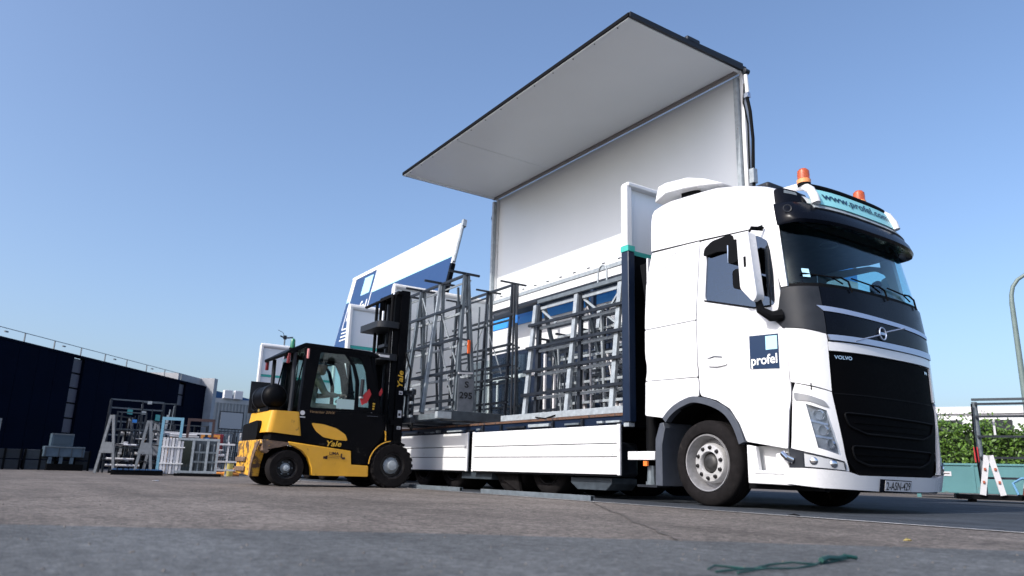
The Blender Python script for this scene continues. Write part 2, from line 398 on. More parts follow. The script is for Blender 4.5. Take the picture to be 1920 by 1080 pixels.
def cs(t, z, off=0):
    a = abs(t); s = 1 if t >= 0 else -1
    def raw(a):
        if a <= TE: return interp(a, TS, TY), interp(a, TS, TX)
        return HW, -LC - (a - TE)
    y, dx = raw(a); y2, dx2 = raw(a + .01); y1, dx1 = raw(max(0, a - .01))
    ty, tx = y2 - y1, dx2 - dx1; l = math.hypot(ty, tx) or 1; nx, ny = ty / l, -tx / l
    if a < .02: nx, ny = 1, 0
    k = interp(z, ZT, HZ) / HW
    return (interp(z, ZT, XF) + dx + nx * off, YC + s * (y * k + ny * off), z)
def tx(x, z):
    dx = x - interp(z, ZT, XF)
    if dx < -LC: return -(TE + (-dx - LC))
    return -interp(-dx, NTX, TS)
def side(poly, d=.1):            # polygon given as (x, z) on the near side -> (t, z)
    return [(tx(x, z), z) for x, z in densify(poly, d)]
# ------------------------------------------------------------------ TRUCK
T = thing('truck', 'big white truck with its roof raised high and navy square sign on the door', 'truck', (-6.2, 8.22, 0))
def crease(t, z):
    zc = 1.87 + (abs(t) - 3.7) * .22; d = (zc - z) / .07; d2 = (zc - .22 - z) / .12
    return -.028 * max(0, min(1, d)) + .026 * max(0, min(1, d2))
def csc(t, z, o): return cs(t, z, o + crease(t, z))
arch0 = [(-6.86, 1.05), (-6.76, 1.14), (-6.62, 1.22), (-6.41, 1.285), (-6.24, 1.28), (-6.0, 1.21), (-5.81, 1.10), (-5.68, .93), (-5.6, .73)]
def spline(P, k=5):
    out = []
    for i in range(len(P) - 1):
        p0 = Vector(P[max(0, i - 1)]); p1 = Vector(P[i]); p2 = Vector(P[i + 1]); p3 = Vector(P[min(len(P) - 1, i + 2)])
        for j in range(k):
            t = j / k; q = .5 * ((2 * p1) + (p2 - p0) * t + (2 * p0 - 5 * p1 + 4 * p2 - p3) * t * t + (3 * p1 - p0 - 3 * p2 + p3) * t ** 3); out.append((q.x, q.y))
    return out + [tuple(P[-1])]
arch = spline(arch0)
mir = lambda poly: [(-t, z) for t, z in poly]
# sleeper side, locker, rear quarter
def side_panel(name, poly, far=True, fn=None, holes=(), m=WHITE, thick=.02, off=0, r=.02, parent=T):
    p = side(rounded(poly, r, 2)); hs = [side(rounded(h, .06, 3)) for h in holes]
    o = panel_mb(p, fn or csc, off, thick, hs, .12).build(name, m, parent, label=None)
    if far: panel_mb(mir(p), fn or csc, off, thick, [mir(h) for h in hs], .12).build(name, m, parent)
    return o
sleeper = side_panel('sleeper_panel', [(-7.18, 2.245), (-7.155, 2.85), (-7.05, 3.30), (-6.19, 3.26), (-6.275, 2.245)])
side_panel('locker_door', [(-7.185, 1.555), (-7.18, 2.235), (-6.275, 2.235), (-6.275, 1.70), (-6.295, 1.535)])
side_panel('rear_quarter_panel', [(-7.2, 1.10), (-7.185, 1.545), (-6.30, 1.525), (-6.27, 1.37), (-6.27, 1.29), (-6.41, 1.293), (-6.62, 1.23), (-6.76, 1.15), (-6.87, 1.055)])
# embossed frame line on the sleeper panel
rl = [cs(tx(x, z), z, .004) for x, z in densify([(-6.98, 2.77), (-6.86, 2.95), (-6.7, 3.16), (-6.61, 3.2), (-6.35, 3.205), (-6.30, 3.18), (-6.29, 2.35)], .05)[:-14]]
MB().tube([cs(tx(x, z), z, .002) for x, z in [(-6.98, 2.77), (-6.88, 2.93), (-6.74, 3.12), (-6.68, 3.175), (-6.60, 3.2), (-6.42, 3.21), (-6.34, 3.2), (-6.315, 3.16), (-6.315, 2.35)]], .005, 6).build('emboss_line', WHITE, sleeper)
win = [(-6.07, 3.12), (-6.12, 2.46), (-5.38, 2.245), (-5.10, 2.23), (-5.10, 2.6), (-5.15, 3.0), (-5.32, 3.12)]
door_poly = [(-6.18, 3.25), (-5.40, 3.20), (-5.18, 3.13), (-5.09, 2.98), (-5.035, 2.43), (-4.985, 2.0), (-4.975, 1.36), (-5.05, .65), (-5.585, .735), (-5.67, .935), (-5.80, 1.115), (-5.99, 1.225), (-6.23, 1.293), (-6.255, 1.37), (-6.28, 1.53), (-6.262, 1.70), (-6.262, 2.24)]
door = side_panel('door', door_poly, holes=[win])
wp = side(rounded([(x * 1, z) for x, z in win], .06, 3))
g = panel_mb(wp, cs, -.012, .006, (), .15).build('door_window', SIDEG, door)
doorf = [o for o in kids(T) if o.name.startswith('door')][-1]
panel_mb(mir(wp), cs, -.012, .006, (), .15).build('door_window', WSG, doorf)
MB().tube([cs(tx(x, z), z, .004) for x, z in densify(win[1:4], .06)[:18] if x < -5.1], .011, 6).build('window_seal', BLACKM, door)
MB().beam((-5.17, 6.965, 2.24), (-5.17, 6.985, 3.05), .016).build('quarter_post', DGREY, door)
h = panel_mb(side(rounded([(-6.10, 1.64), (-6.10, 1.73), (-5.83, 1.70), (-5.80, 1.63), (-5.95, 1.62)], .03)), csc, .014, .012, (), .1).build('handle', WHITE, door)
MB().tube([csc(tx(x, z), z, .008) for x, z in [(-6.10, 1.73), (-6.0, 1.75), (-5.88, 1.73)]], .006, 6).build('handle_line', MGREY, h)
# rain shield on the door glass
panel_mb(side(rounded([(-6.09, 3.02), (-6.07, 3.12), (-5.95, 3.19), (-5.66, 3.21), (-5.62, 3.03), (-5.56, 2.9), (-5.70, 3.0), (-5.85, 3.03)], .03)), cs, .05, .045, (), .1).build('rain_shield', BLACKM, door)
# wheel arch lips
for s in (1, -1):
    pts = arch; mb = MB(); inn = []
    for i in range(len(pts)):
        a0 = Vector(pts[max(0, i - 1)]); b0 = Vector(pts[min(len(pts) - 1, i + 1)]); d0 = (b0 - a0).normalized(); q0 = Vector(pts[i]) + Vector((d0.y, -d0.x)) * .075; inn.append((q0.x, q0.y))
    poly = side(pts + inn[::-1], .2)
    if s < 0: poly = mir(poly)
    panel_mb(poly, cs, .03, .1, (), .15).build('wheel_arch_trim', MGREY, T)
# sign on the door
def PS(u, v, o): return (u, 6.948 - o, v)
sgn = panel_mb(side([(-5.48, 1.545), (-5.475, 1.925), (-5.085, 1.905), (-5.09, 1.515)], .1), csc, .004, .003, (), .2).build('sign_square', NAVYDK, door, label='navy square sign with light blue corner and white lettering')
panel_mb(side([(-5.255, 1.74), (-5.252, 1.895), (-5.10, 1.887), (-5.103, 1.735)], .1), csc, .007, .003, (), .2).build('light_square', SKYB, sgn)
def door_text(u, v, o): return csc(tx(u, v), v, .005 + o)
text_mb('profel', door_text, -5.46, -5.11, 1.545, 1.69, .003, .018).build('lettering', TEXTW, sgn)
# a pillars
ap = [(-1.462, 2.425), (-1.388, 2.425), (-1.322, 3.22), (-1.36, 3.235), (-1.515, 3.235), (-1.53, 3.12), (-1.50, 2.98)]
panel_mb(ap, cs, 0, .05, (), .1).build('windscreen_pillar', WHITE, T); panel_mb(mir(ap), cs, 0, .05, (), .1).build('windscreen_pillar', WHITE, T)
# roof shell
def topz(x): return interp(-x, [4.85, 5.1, 5.45, 5.9, 6.8, 7.1], [3.60, 3.74, 3.86, 3.95, 4.01, 3.96])
tm = TE + (-7.06 + 4.74 + LC) * -1
ts = []
n = 26
t = -tm
tl = [-tm + (tm - 1.7) * i / 12 for i in range(12)] + [-1.7 + 3.4 * i / 48 for i in range(49)] + [1.7 + (tm - 1.7) * (i + 1) / 12 for i in range(12)]
rings = [(0, 1, 0), (.12, 1.0, 0), (.4, .998, 0), (.7, .993, 0), (.84, .982, 0), (.93, .962, 0), (.98, .93, 0), (1, .88, 0), (1.01, .6, 0), (1.01, .3, 0), (1.01, .01, 0)]
loop = [Vector(cs(t, 3.245)) for t in tl] + [Vector((-7.1, y, 3.245)) for y in (9.3, 8.9, 8.22, 7.5, 7.1)]
for p in loop:
    if p.x < -6.3: pass
mb = MB(); vs = []; fs = []; nl = len(loop); xc, yc = -6.2, 8.22
for h_, f_, _ in rings:
    for p in loop:
        x = xc + (p.x - xc) * f_; y = yc + (p.y - yc) * f_
        seam = interp(-x, [5.0, 5.4, 6.2, 7.05], [3.235, 3.215, 3.275, 3.325]) if abs(p.y - yc) > .9 else 3.24
        zz = seam + (topz(x) - seam) * h_
        k = max(0, min(1, (p.x + 6.2) / 1.0)); x -= (interp(3.24, ZT, XF) - interp(zz, ZT, XF)) * k
        vs.append((x, y, zz))
for j in range(len(rings) - 1):
    for i in range(nl): fs.append((j * nl + i, j * nl + (i + 1) % nl, (j + 1) * nl + (i + 1) % nl, (j + 1) * nl + i))
mb.add(vs, fs, True); mb.build('roof', WHITE, T, smooth_angle=60)
roof = [o for o in kids(T) if o.name.startswith('roof')][-1]
# back wall of the cab, floor, lining
panel_mb([(6.98, 1.15), (6.98, 3.25), (9.46, 3.25), (9.46, 1.15)], lambda u, v, o: (-7.16 - o, u, v), 0, .03, (), .5).build('back_wall', WHITE, T)
def lin(t0, t1, z0, z1, off, name, m, parent=T, nt_=30, nz=8):
    vs = []; fs = []
    for j in range(nz + 1):
        for i in range(nt_ + 1): vs.append(cs(t0 + (t1 - t0) * i / nt_, z0 + (z1 - z0) * j / nz, off))
    for j in range(nz):
        for i in range(nt_): a = j * (nt_ + 1) + i; fs.append((a, a + 1, a + nt_ + 2, a + nt_ + 1))
    return MB().add(vs, fs, True).build(name, m, parent)
tq = TE + 2.1
lin(-tq, tq, 1.32, 2.2, -.045, 'cab_lining', BLACKM, nt_=90)
lin(-1.60, 1.60, .32, 1.34, -.06, 'front_lining', BLACKM, nt_=60)
lin(-tq, -TE - .75 - .43, 2.2, 3.2, -.045, 'bunk_lining', BLACKM, nt_=20); lin(TE + .75 + .43, tq, 2.2, 3.2, -.045, 'bunk_lining', BLACKM, nt_=20)
B((-7.1, 7.0, 1.26), (-4.75, 9.44, 1.33), 'cab_floor', BLACKM, T)
B((-7.1, 7.06, 3.21), (-4.95, 9.38, 3.235), 'headliner', DGREY, T)
# interior
B((-5.15, 7.15, 2.0), (-4.72, 9.3, 2.36), 'dashboard', BLACKM, T, .05)
for y in (7.6, 8.85):
    s_ = B((-6.2, y - .26, 1.9), (-5.75, y + .26, 2.02), 'seat', BLACKM, T, .04)
    MB().beam((-6.15, y, 2.0), (-6.3, y, 2.72), .16, .48, (1, 0, 0)).build('seat_back', BLACKM, s_, .04)
    MB().beam((-6.31, y, 2.76), (-6.33, y, 2.96), .1, .26, (1, 0, 0)).build('headrest', BLACKM, s_, .03)
MB().lathe([(.2 + .018 * math.cos(a * .785), .018 * math.sin(a * .785)) for a in range(8)], (-5.25, 8.85, 2.42), 'X', 28, True).build('steering_wheel', BLACKM, T)
B((-6.9, 7.1, 1.9), (-6.95, 9.35, 3.2), 'bunk_curtain', DGREY, T)
# windscreen
wsp = [(-1.372, 2.425), (1.372, 2.425), (1.31, 3.21), (-1.31, 3.21)]
ws = panel_mb(wsp, cs, -.012, .008, (), .12).build('windscreen', WSG, T)
panel_mb([(-1.20, 2.52), (-1.20, 2.62), (-1.12, 2.615), (-1.12, 2.515)], cs, .002, .003, (), .2).build('toll_sticker', SKYB, ws)
panel_mb([(-1.372, 2.41), (1.372, 2.41), (1.37, 2.45), (-1.37, 2.45)], cs, -.002, .008, (), .12).build('frit_band', BLACKM, ws)
MB().lathe([(0, 0), (.07, .002), (.11, .02), (.09, .05), (0, .055)], (-4.93, 7.8, 3.03), 'Z', 20).build('camera_pod', DGREY, T)
# wipers
for t0, t1 in ((-.62, -1.12), (.05, -.45), (.75, .25)):
    mb = MB().tube([cs(t0, 2.38, .03), cs(t0 - .04, 2.50, .045), cs(t0 - .14, 2.535, .04), cs((t0 + t1) / 2, 2.53, .03)], .011, 6)
    a = mb.build('wiper_arm', BLACKM, T); MB().tube([cs(t1 - .1, 2.56, .015), cs((t0 + t1) / 2, 2.535, .015), cs(t0 - .1, 2.47, .015)], .009, 6).build('wiper_blade', BLACKM, a)
# dark band below the windscreen
h1 = [(-1.615, 2.06), (-1.52, 1.955), (-1.30, 1.93), (-1.060, 1.872), (-1.060, 2.405), (-1.455, 2.41), (-1.50, 2.3), (-1.53, 2.2)]
for p in (h1, mir(h1)): panel_mb(p, cs, .012, .06, (), .1).build('corner_deflector', DGREY, T)
band = panel_mb([(-1.052, 1.872), (1.052, 1.872), (1.052, 2.405), (-1.052, 2.405)], cs, .012, .05, (), .1).build('front_upper_panel', GLOSSB, T)
panel_mb([(-1.13, 2.185), (-1.06, 2.125), (-.6, 2.10), (.3, 2.075), (1.0, 2.04), (1.02, 2.09), (.3, 2.125), (-.6, 2.155)], cs, .022, .012, (), .1).build('upper_trim_strip', SILVER, band)
panel_mb([(-1.052, 1.86), (-1.03, 1.80), (1.0, 1.785), (1.03, 1.81), (1.0, 1.86)], cs, .026, .03, (), .1).build('lower_trim_strip', SILVER, band)
ec = (-.20, 1.955)
rg = []
for k in range(28):
    a = k / 28 * 2 * math.pi; rg.append(cs(ec[0] + .062 * math.cos(a), ec[1] + .07 * math.sin(a), .028))
em = MB().tube(rg + rg[:1], .008, 6, False).build('emblem', SILVER, band)
MB().tube([cs(-.70, 1.815, .026), cs(-.27, 1.93, .028)], .009, 6).build('emblem_bar', SILVER, em)
MB().tube([cs(-.115, 1.985, .028), cs(.30, 2.085, .026)], .009, 6).build('emblem_bar', SILVER, em)
panel_mb([(-.255, 1.94), (-.145, 1.94), (-.145, 1.97), (-.255, 1.97)], cs, .030, .004, (), .2).build('emblem_badge', SILVER, em)
# white mask around the grille
gl = [(-1.045, 1.675), (.905, 1.675), (.885, 1.26), (.985, 1.17), (.90, .92), (.66, .405), (-.785, .40), (-.955, .56), (-1.045, 1.1), (-1.06, 1.245)]
for s in (1, -1):
    e = -1.06 if s == 1 else -.90
    p = [(-1.475, 1.355), (-1.49, 1.95), (-1.30, 1.92), (-1.065, 1.865), (-1.055, 1.785), (e, 1.785), (e - .003, 1.25), (-1.20, 1.29)] if s == 1 else [(-1.475, 1.355), (-1.49, 1.95), (-1.30, 1.92), (-1.065, 1.865), (-1.035, 1.785), (-.918, 1.785), (-.90, 1.27), (-1.20, 1.29)]
    panel_mb(p if s == 1 else mir(p), cs, .012, .05, (), .1).build('front_corner_panel', WHITE, T)
panel_mb([(-1.052, 1.685), (-1.052, 1.782), (.912, 1.782), (.912, 1.685)], cs, .012, .04, (), .1).build('front_trim_panel', WHITE, T)
gr = panel_mb(rounded(gl, .03, 2), cs, -.005, .04, (), .1).build('grille', GRILLE, T)
for z in [1.235]:
    panel_mb([(-1.03, z), (.86, z), (.86, z - .012), (-1.03, z - .012)], cs, -.002, .016, (), .12).build('grille_slat', BLACKM, gr)
def ring_on(pts, r, m, parent, name, off=.0):
    L = [cs(t, z, off) for t, z in densify(pts, .08)]; return MB().tube(L + L[:1], r, 6, False).build(name, m, parent)
s1 = rounded([(-.94, 1.03), (.78, 1.0), (.70, .88), (.45, .81), (-.64, .82), (-.88, .89)], .05, 3)
s2 = rounded([(-.87, .69), (.64, .67), (.56, .565), (.35, .50), (-.64, .495), (-.83, .55)], .05, 3)
for sp_ in (s1, s2):
    o = ring_on(sp_, .011, BLACKM, gr, 'intake_frame', .004)
    for q in (.3, .6):
        z0 = min(z for _, z in sp_); z1 = max(z for _, z in sp_); z = z0 + (z1 - z0) * q
        panel_mb([(-.8, z), (.6, z), (.6, z - .012), (-.8, z - .012)], cs, .004, .012, (), .15).build('intake_bar', GRILLE, o)
text_mb('VOLVO', cs, -.99, -.75, 1.60, 1.64, .002, .02).build('lettering', CHROME, gr)
text_mb('FH', cs, .72, .80, 1.585, 1.62, .002, .02).build('lettering', CHROME, gr)
# headlights, fog lights
sur = [(-1.425, 1.335), (-1.065, 1.24), (-1.045, 1.10), (-.965, .60), (-.92, .43), (-.965, .43), (-.985, .53), (-1.39, .625), (-1.52, .655), (-1.46, 1.25)]
hl = [(-1.335, 1.115), (-1.135, 1.045), (-1.005, .585), (-1.245, .66)]
drl = [(-1.445, 1.24), (-1.30, 1.205), (-1.155, 1.145), (-1.105, 1.075), (-1.17, 1.09), (-1.30, 1.14), (-1.44, 1.155)]
fog = [(-1.385, .612), (-.989, .524), (-.971, .432), (-1.378, .462)]
for s in (1, -1):
    q = (lambda p: p) if s == 1 else (lambda p: [(-t - .06, z) for t, z in p])
    panel_mb(q(sur), cs, .012, .04, [q(hl), q(fog)] if False else [q(hl)], .08).build('headlight_surround', WHITE, T)
    hb = panel_mb(q(hl), cs, -.03, .01, (), .1).build('headlight', LAMPG, T)
    cx = lambda a, b: (a if s == 1 else -a - .06, b)
    for (t0, z0, r0) in ((-1.21, 1.0, .058), (-1.17, .84, .055), (-1.10, .70, .045)):
        tt, zz = cx(t0, z0); c = Vector(cs(tt, zz, -.05)); nrm = (Vector(cs(tt, zz, 0)) - c).normalized()
        mb = MB().lathe([(0, 0), (r0 * .5, .004), (r0 * .8, .018), (r0, .04), (r0 * 1.02, .04), (r0 * 1.02, 0)], (0, 0, 0), 'Z', 20)
        M3 = nrm.to_track_quat('Z', 'Y').to_matrix(); mb.v = [tuple(c + M3 @ Vector(v)) for v in mb.v]; mb.build('reflector', CHROME, hb)
    panel_mb(q([(-1.13, 1.02), (-1.10, 1.01), (-1.01, .68), (-1.035, .69)]), cs, -.012, .012, (), .1).build('light_guide', PLATEW, hb)
    panel_mb(q([(-1.30, .93), (-1.12, .89), (-1.115, .91), (-1.305, .955)]), cs, -.02, .02, (), .1).build('light_divider', SILVER, hb)
    panel_mb(q([(-1.27, .77), (-1.08, .75), (-1.085, .77), (-1.275, .795)]), cs, -.02, .02, (), .1).build('light_divider', SILVER, hb)
    panel_mb(q(hl), cs, .008, .006, (), .1).build('lens', LENSG, hb)
    panel_mb(q(rounded(drl, .02, 2)), cs, .022, .02, (), .08).build('daytime_light', LAMPG, hb)
    fb = panel_mb(q(fog), cs, .022, .03, (), .1).build('fog_light', FOGL, T)
    ring_on(q(fog), .008, DGREY, fb, 'fog_frame', .024)
    for t0 in (-1.29, -1.10):
        tt, zz = cx(t0, .525 if t0 < -1.2 else .50); c = Vector(cs(tt, zz, .022)); nrm = (c - Vector(cs(tt, zz, -.05))).normalized()
        mb = MB().lathe([(0, .012), (.02, .012), (.036, .004), (.04, .0)], (0, 0, 0), 'Z', 18); M3 = nrm.to_track_quat('Z', 'Y').to_matrix(); mb.v = [tuple(c + M3 @ Vector(v)) for v in mb.v]; mb.build('reflector', CHROME, fb)
    panel_mb(q([(-1.555, .455), (-1.555, .66), (-1.395, .625), (-1.392, .46)]), cs, .0, .04, (), .1).build('bumper_corner_box', DGREY, T)
# bumper
bp_ = [(-1.57, .29), (-1.2, .255), (-.5, .235), (.5, .235), (1.2, .25), (1.57, .29), (1.57, .45), (1.38, .455), (.94, .43), (.78, .395), (-.80, .39), (-.94, .425), (-1.38, .452), (-1.57, .45)]
bum = panel_mb(rounded(bp_, .02, 2), cs, .03, .12, (), .1).build('bumper', WHITE, T)
pl = panel_mb([(-.49, .232), (-.49, .362), (.085, .352), (.085, .222)], cs, .045, .012, (), .2).build('number_plate', GLOSSB, T)
panel_mb([(-.42, .243), (-.42, .350), (.075, .343), (.075, .236)], cs, .048, .003, (), .2).build('plate_face', PLATEW, pl)
text_mb('2-ASN-429', cs, -.40, .06, .25, .335, .050, .01).build('lettering', TEXTK, pl)
# visor
vsec = [(.0, 3.445), (.05, 3.45), (.085, 3.41), (.15, 3.27), (.165, 3.19), (.14, 3.155), (.0, 3.20)]
def loft(sec, t0, t1, n, name, m, parent=T, taper=0):
    vs = []; fs = []; k = len(sec)
    for i in range(n + 1):
        t = t0 + (t1 - t0) * i / n
        sc = 1 if not taper else min(1, .25 + .75 * min((i / n) / taper, (1 - i / n) / taper)) if min(i / n, 1 - i / n) < taper else 1
        for o, z in sec: vs.append(cs(t, z, o * sc))
    for i in range(n):
        for j in range(k): fs.append((i * k + j, i * k + (j + 1) % k, (i + 1) * k + (j + 1) % k, (i + 1) * k + j))
    fs += [tuple(range(k)), tuple(n * k + j for j in range(k))[::-1]]
    return MB().add(vs, fs).build(name, m, parent)
vis = loft(vsec, -1.335, 1.335, 44, 'sun_visor', GLOSSB, T, .06)
loft([(.06, 3.435), (.095, 3.43), (.12, 3.375), (.075, 3.36)], -.93, 1.1, 34, 'visor_trim', GALVL, vis)
c_ = Vector(cs(-1.22, 3.33, .13)); n_ = (Vector(cs(-1.22, 3.33, .2)) - c_).normalized(); mb = MB().lathe([(.035, 0), (.045, .004), (.05, 0)], (0, 0, 0), 'Z', 20); M3 = n_.to_track_quat('Z', 'Y').to_matrix(); mb.v = [tuple(c_ + M3 @ Vector(v)) for v in mb.v]; mb.build('round_cap', DGREY, vis)
# dark corner lights of the roof
for s in (1, -1):
    p = rounded([(-1.315, 3.44), (-1.30, 3.64), (-1.22, 3.665), (-1.02, 3.60), (-.95, 3.50), (-.93, 3.44)], .03, 3)
    p = p if s == 1 else mir(p); q = panel_mb(p, cs, .022, .05, (), .06).build('roof_corner_lamp', GLOSSB, T)
    p = [(-1.20, 3.585), (-1.19, 3.63), (-1.06, 3.59), (-1.05, 3.555)]; panel_mb(p if s == 1 else mir(p), cs, .026, .006, (), .1).build('marker_light', GALVM, q)
# light bar with sign box
sg = loft([(-.03, 3.43), (.115, 3.43), (.095, 3.64), (-.03, 3.64)], -.83, .66, 16, 'roof_sign', AQUA, T)
sg['label'] = 'aqua roof sign carrying a web address'
text_mb('www.profel.com', lambda u, v, o: cs(u, v, .118 + o - (v - 3.43) * .095), -.78, .60, 3.485, 3.61, .002, .022).build('lettering', TEXTN, sg)
for tt in (-.90, .71):
    P = [cs(tt, 3.43, .12), cs(tt, 3.52, .12), cs(tt, 3.62, .09), cs(tt, 3.70, .02), cs(tt, 3.745, -.10), cs(tt, 3.79, -.34), cs(tt, 3.80, -.55)]
    mb = MB()
    for i in range(len(P) - 1): mb.beam(P[i], P[i + 1], .11 if i < 4 else .10, .045, (1, 0, .2) if i < 2 else (0, 0, 1))
    MB().tube(P, [.052, .052, .05, .048, .046, .042, .035], 12).build('light_bar_upright', WHITE, T)
P = [cs(t_, 3.69, .06) for t_ in [-.87 + 1.55 * i / 12 for i in range(13)]]
MB().tube(P, .034, 10).build('light_bar_tube', BLACKM, T)
lin(-.85, .68, 3.60, 3.70, .02, 'light_bar_back', BLACKM, T, 14, 3)
for y in (7.40, 8.55):
    b = MB().lathe([(0, 0), (.075, 0), (.075, .03), (.055, .05), (.0, .05)], (-4.93, y, 3.71), 'Z', 24).build('beacon', BLACKM, T)
    MB().lathe([(.078, .0), (.08, .045), (.068, .055), (0, .055)], (-4.93, y, 3.745), 'Z', 24).build('beacon_base', mat('orange_base', (.85, .33, .12), .35), b)
    MB().lathe([(.068, 0), (.072, .06), (.068, .115), (.046, .14), (0, .145)], (-4.93, y, 3.79), 'Z', 24).build('beacon_lens', AMBER, b)
    MB().lathe([(0, 0), (.02, 0), (.02, .09), (0, .09)], (-4.93, y, 3.79), 'Z', 10).build('beacon_lamp', TEXTR, b)
B((-5.8, 7.5, 3.9), (-5.5, 8.3, 4.0), 'roof_hatch', DGREY, T, .03)
# roof air deflector
sp_ = [(-7.12, 4.13), (-7.05, 4.43), (-6.8, 4.45), (-6.5, 4.40), (-6.15, 4.22), (-5.85, 3.99), (-6.1, 3.97), (-6.45, 4.10), (-6.75, 4.15)]
MB().prism([(-7.12, 4.09), (-7.05, 4.31), (-6.9, 4.325), (-6.5, 4.275), (-6.2, 4.16), (-5.9, 4.0), (-6.3, 4.09), (-6.6, 4.14), (-6.9, 4.17)], 'y', 7.12, 9.32).build('air_deflector', WHITE, T, .012)
for y in (7.3, 9.14): B((-6.75, y - .03, 3.95), (-6.45, y + .03, 4.2), 'deflector_bracket', BLACKM, T)
# mirrors
for s in (1, -1):
    Y = (lambda y: y) if s == 1 else (lambda y: 16.44 - y)
    m_ = MB().prism(rounded([(-5.36, 3.03), (-5.20, 3.08), (-5.12, 2.30), (-5.17, 2.23), (-5.34, 2.42)], .03, 2), 'y', Y(6.66), Y(6.80)).build('mirror', WHITE, T, .02)
    MB().prism(rounded([(-5.50, 2.74), (-5.48, 3.0), (-5.36, 3.03), (-5.35, 2.74)], .04, 2), 'y', Y(6.66), Y(6.84)).build('mirror_housing', BLACKM, m_, .015)
    MB().prism(rounded([(-5.45, 2.44), (-5.45, 2.66), (-5.34, 2.67), (-5.33, 2.42)], .04, 2), 'y', Y(6.67), Y(6.84)).build('mirror_housing', BLACKM, m_, .015)
    B((-5.515, Y(6.68), 2.77), (-5.50, Y(6.82), 2.98), 'mirror_glass', CHROME, m_)
    MB().tube([(-5.27, Y(6.75), 3.05), (-5.25, Y(6.8), 3.16), (-5.2, Y(6.95), 3.17)], .015, 8).build('mirror_arm', BLACKM, m_)
    MB().tube([(-5.18, Y(6.75), 2.30), (-5.17, Y(6.78), 2.16), (-5.1, Y(6.86), 2.09), (-5.02, Y(6.95), 2.1)], [.035, .05, .06, .07], 10).build('mirror_arm', BLACKM, m_)
    B((-5.27, Y(6.654), 2.66), (-5.24, Y(6.67), 2.78), 'mirror_slot', BLACKM, m_)
# steps below the door
for s in (1, -1):
    Y = (lambda y: y) if s == 1 else (lambda y: 16.44 - y)
    st = MB().prism([(-5.60, .28), (-5.60, .70), (-5.48, .68), (-5.45, .40), (-5.22, .38), (-5.22, .60), (-5.08, .62), (-5.05, .27)], 'y', Y(6.965), Y(7.03)).build('step_panel', BODYW, T, .01)
    B((-5.59, Y(7.12), .29), (-5.06, Y(7.25), .69), 'step_recess', BODYW, st)
    B((-5.60, Y(7.03), .29), (-5.585, Y(7.12), .69), 'step_side', BODYW, st)
    B((-5.50, Y(6.955), .385), (-5.12, Y(7.12), .42), 'step_tread', BODYW, st, .006)
    MB().tube([(-5.10, Y(6.93), .60), (-5.03, Y(6.91), .55), (-5.0, Y(6.95), .53)], .035, 10).build('step_lamp', CHROME, st)
# wheels
def wheel(cx_, y0, s, r, wd, name, parent, front=True):
    """y0 outer face, s = +1 inwards direction along y"""
    c = (cx_, y0, r); rr = r * .665
    prof = [(rr, .03), (rr + .02, .0), (r * .80, -.012), (r * .93, .008), (r * .985, .03), (r, .055), (r, wd * .28), (r * .985, wd * .29), (r * .985, wd * .31), (r, wd * .32), (r, wd * .49), (r * .985, wd * .5), (r * .985, wd * .52), (r, wd * .53), (r, wd * .7), (r * .985, wd * .71), (r * .985, wd * .73), (r, wd * .74), (r, wd - .05), (r * .96, wd), (rr, wd)]
    ww = MB().lathe([(a, b * s) for a, b in prof], c, 'Y', 64).build(name, RUBBER, parent)
    rm = MB().lathe([(a, b * s) for a, b in [(rr + .004, .022), (rr - .003, .006), (rr - .016, .008), (rr - .022, .03), (rr - .04, .12), (rr - .05, .17), (.0, .17)]], c, 'Y', 56).build('rim', RIM if front else RIMD, ww)  # rims other than front coloured dark to stand for shade under the bed
    if front:
        MB().lathe([(a, b * s) for a, b in [(.235, .17), (.235, .09), (.215, .055), (.135, .045), (.125, .06), (.12, .09)]], c, 'Y', 48).build('hub_ring', HUBL, rm)
        MB().lathe([(a, b * s) for a, b in [(.12, .12), (.10, .075), (.07, .055), (.04, .05), (0, .05)]], c, 'Y', 32).build('hub', mat('hub_grey', (.045, .045, .045), .5, metal=.5, var=.2, scale=20), rm)
    for k in range(10):
        a = k / 10 * 2 * math.pi + .2; R0 = .178
        p = Vector((cx_ + R0 * math.cos(a), y0, r + R0 * math.sin(a))); y1 = .05 if front else .1
        MB().lathe([(0, -.028 * s), (.012, -.028 * s), (.02, -.02 * s), (.021, -.004 * s), (.027, 0), (.027, .01 * s)], (p.x, y0 + y1 * s, p.z), 'Y', 8).build('wheel_bolt', RIMD, rm)
    return ww
wheel(-6.19, 6.955, 1, .5, .31, 'front_wheel', T)
wheel(-6.19, 9.485, -1, .5, .31, 'front_wheel', T)
for x in (-9.55, -10.62, -12.55, -13.75):
    wheel(x, 7.12, 1, .48, .58, 'rear_wheel', T, False); wheel(x, 9.40, -1, .48, .58, 'rear_wheel', T, False)
for x in (-6.19, -9.55, -10.62, -12.55, -13.75): MB().tube([(x, 7.3, .48), (x, 9.2, .48)], .07, 10).build('axle', BLACKM, T)
MB().lathe([(.0, 0), (.01, 0), (.01, 0)], (0, 0, 0))
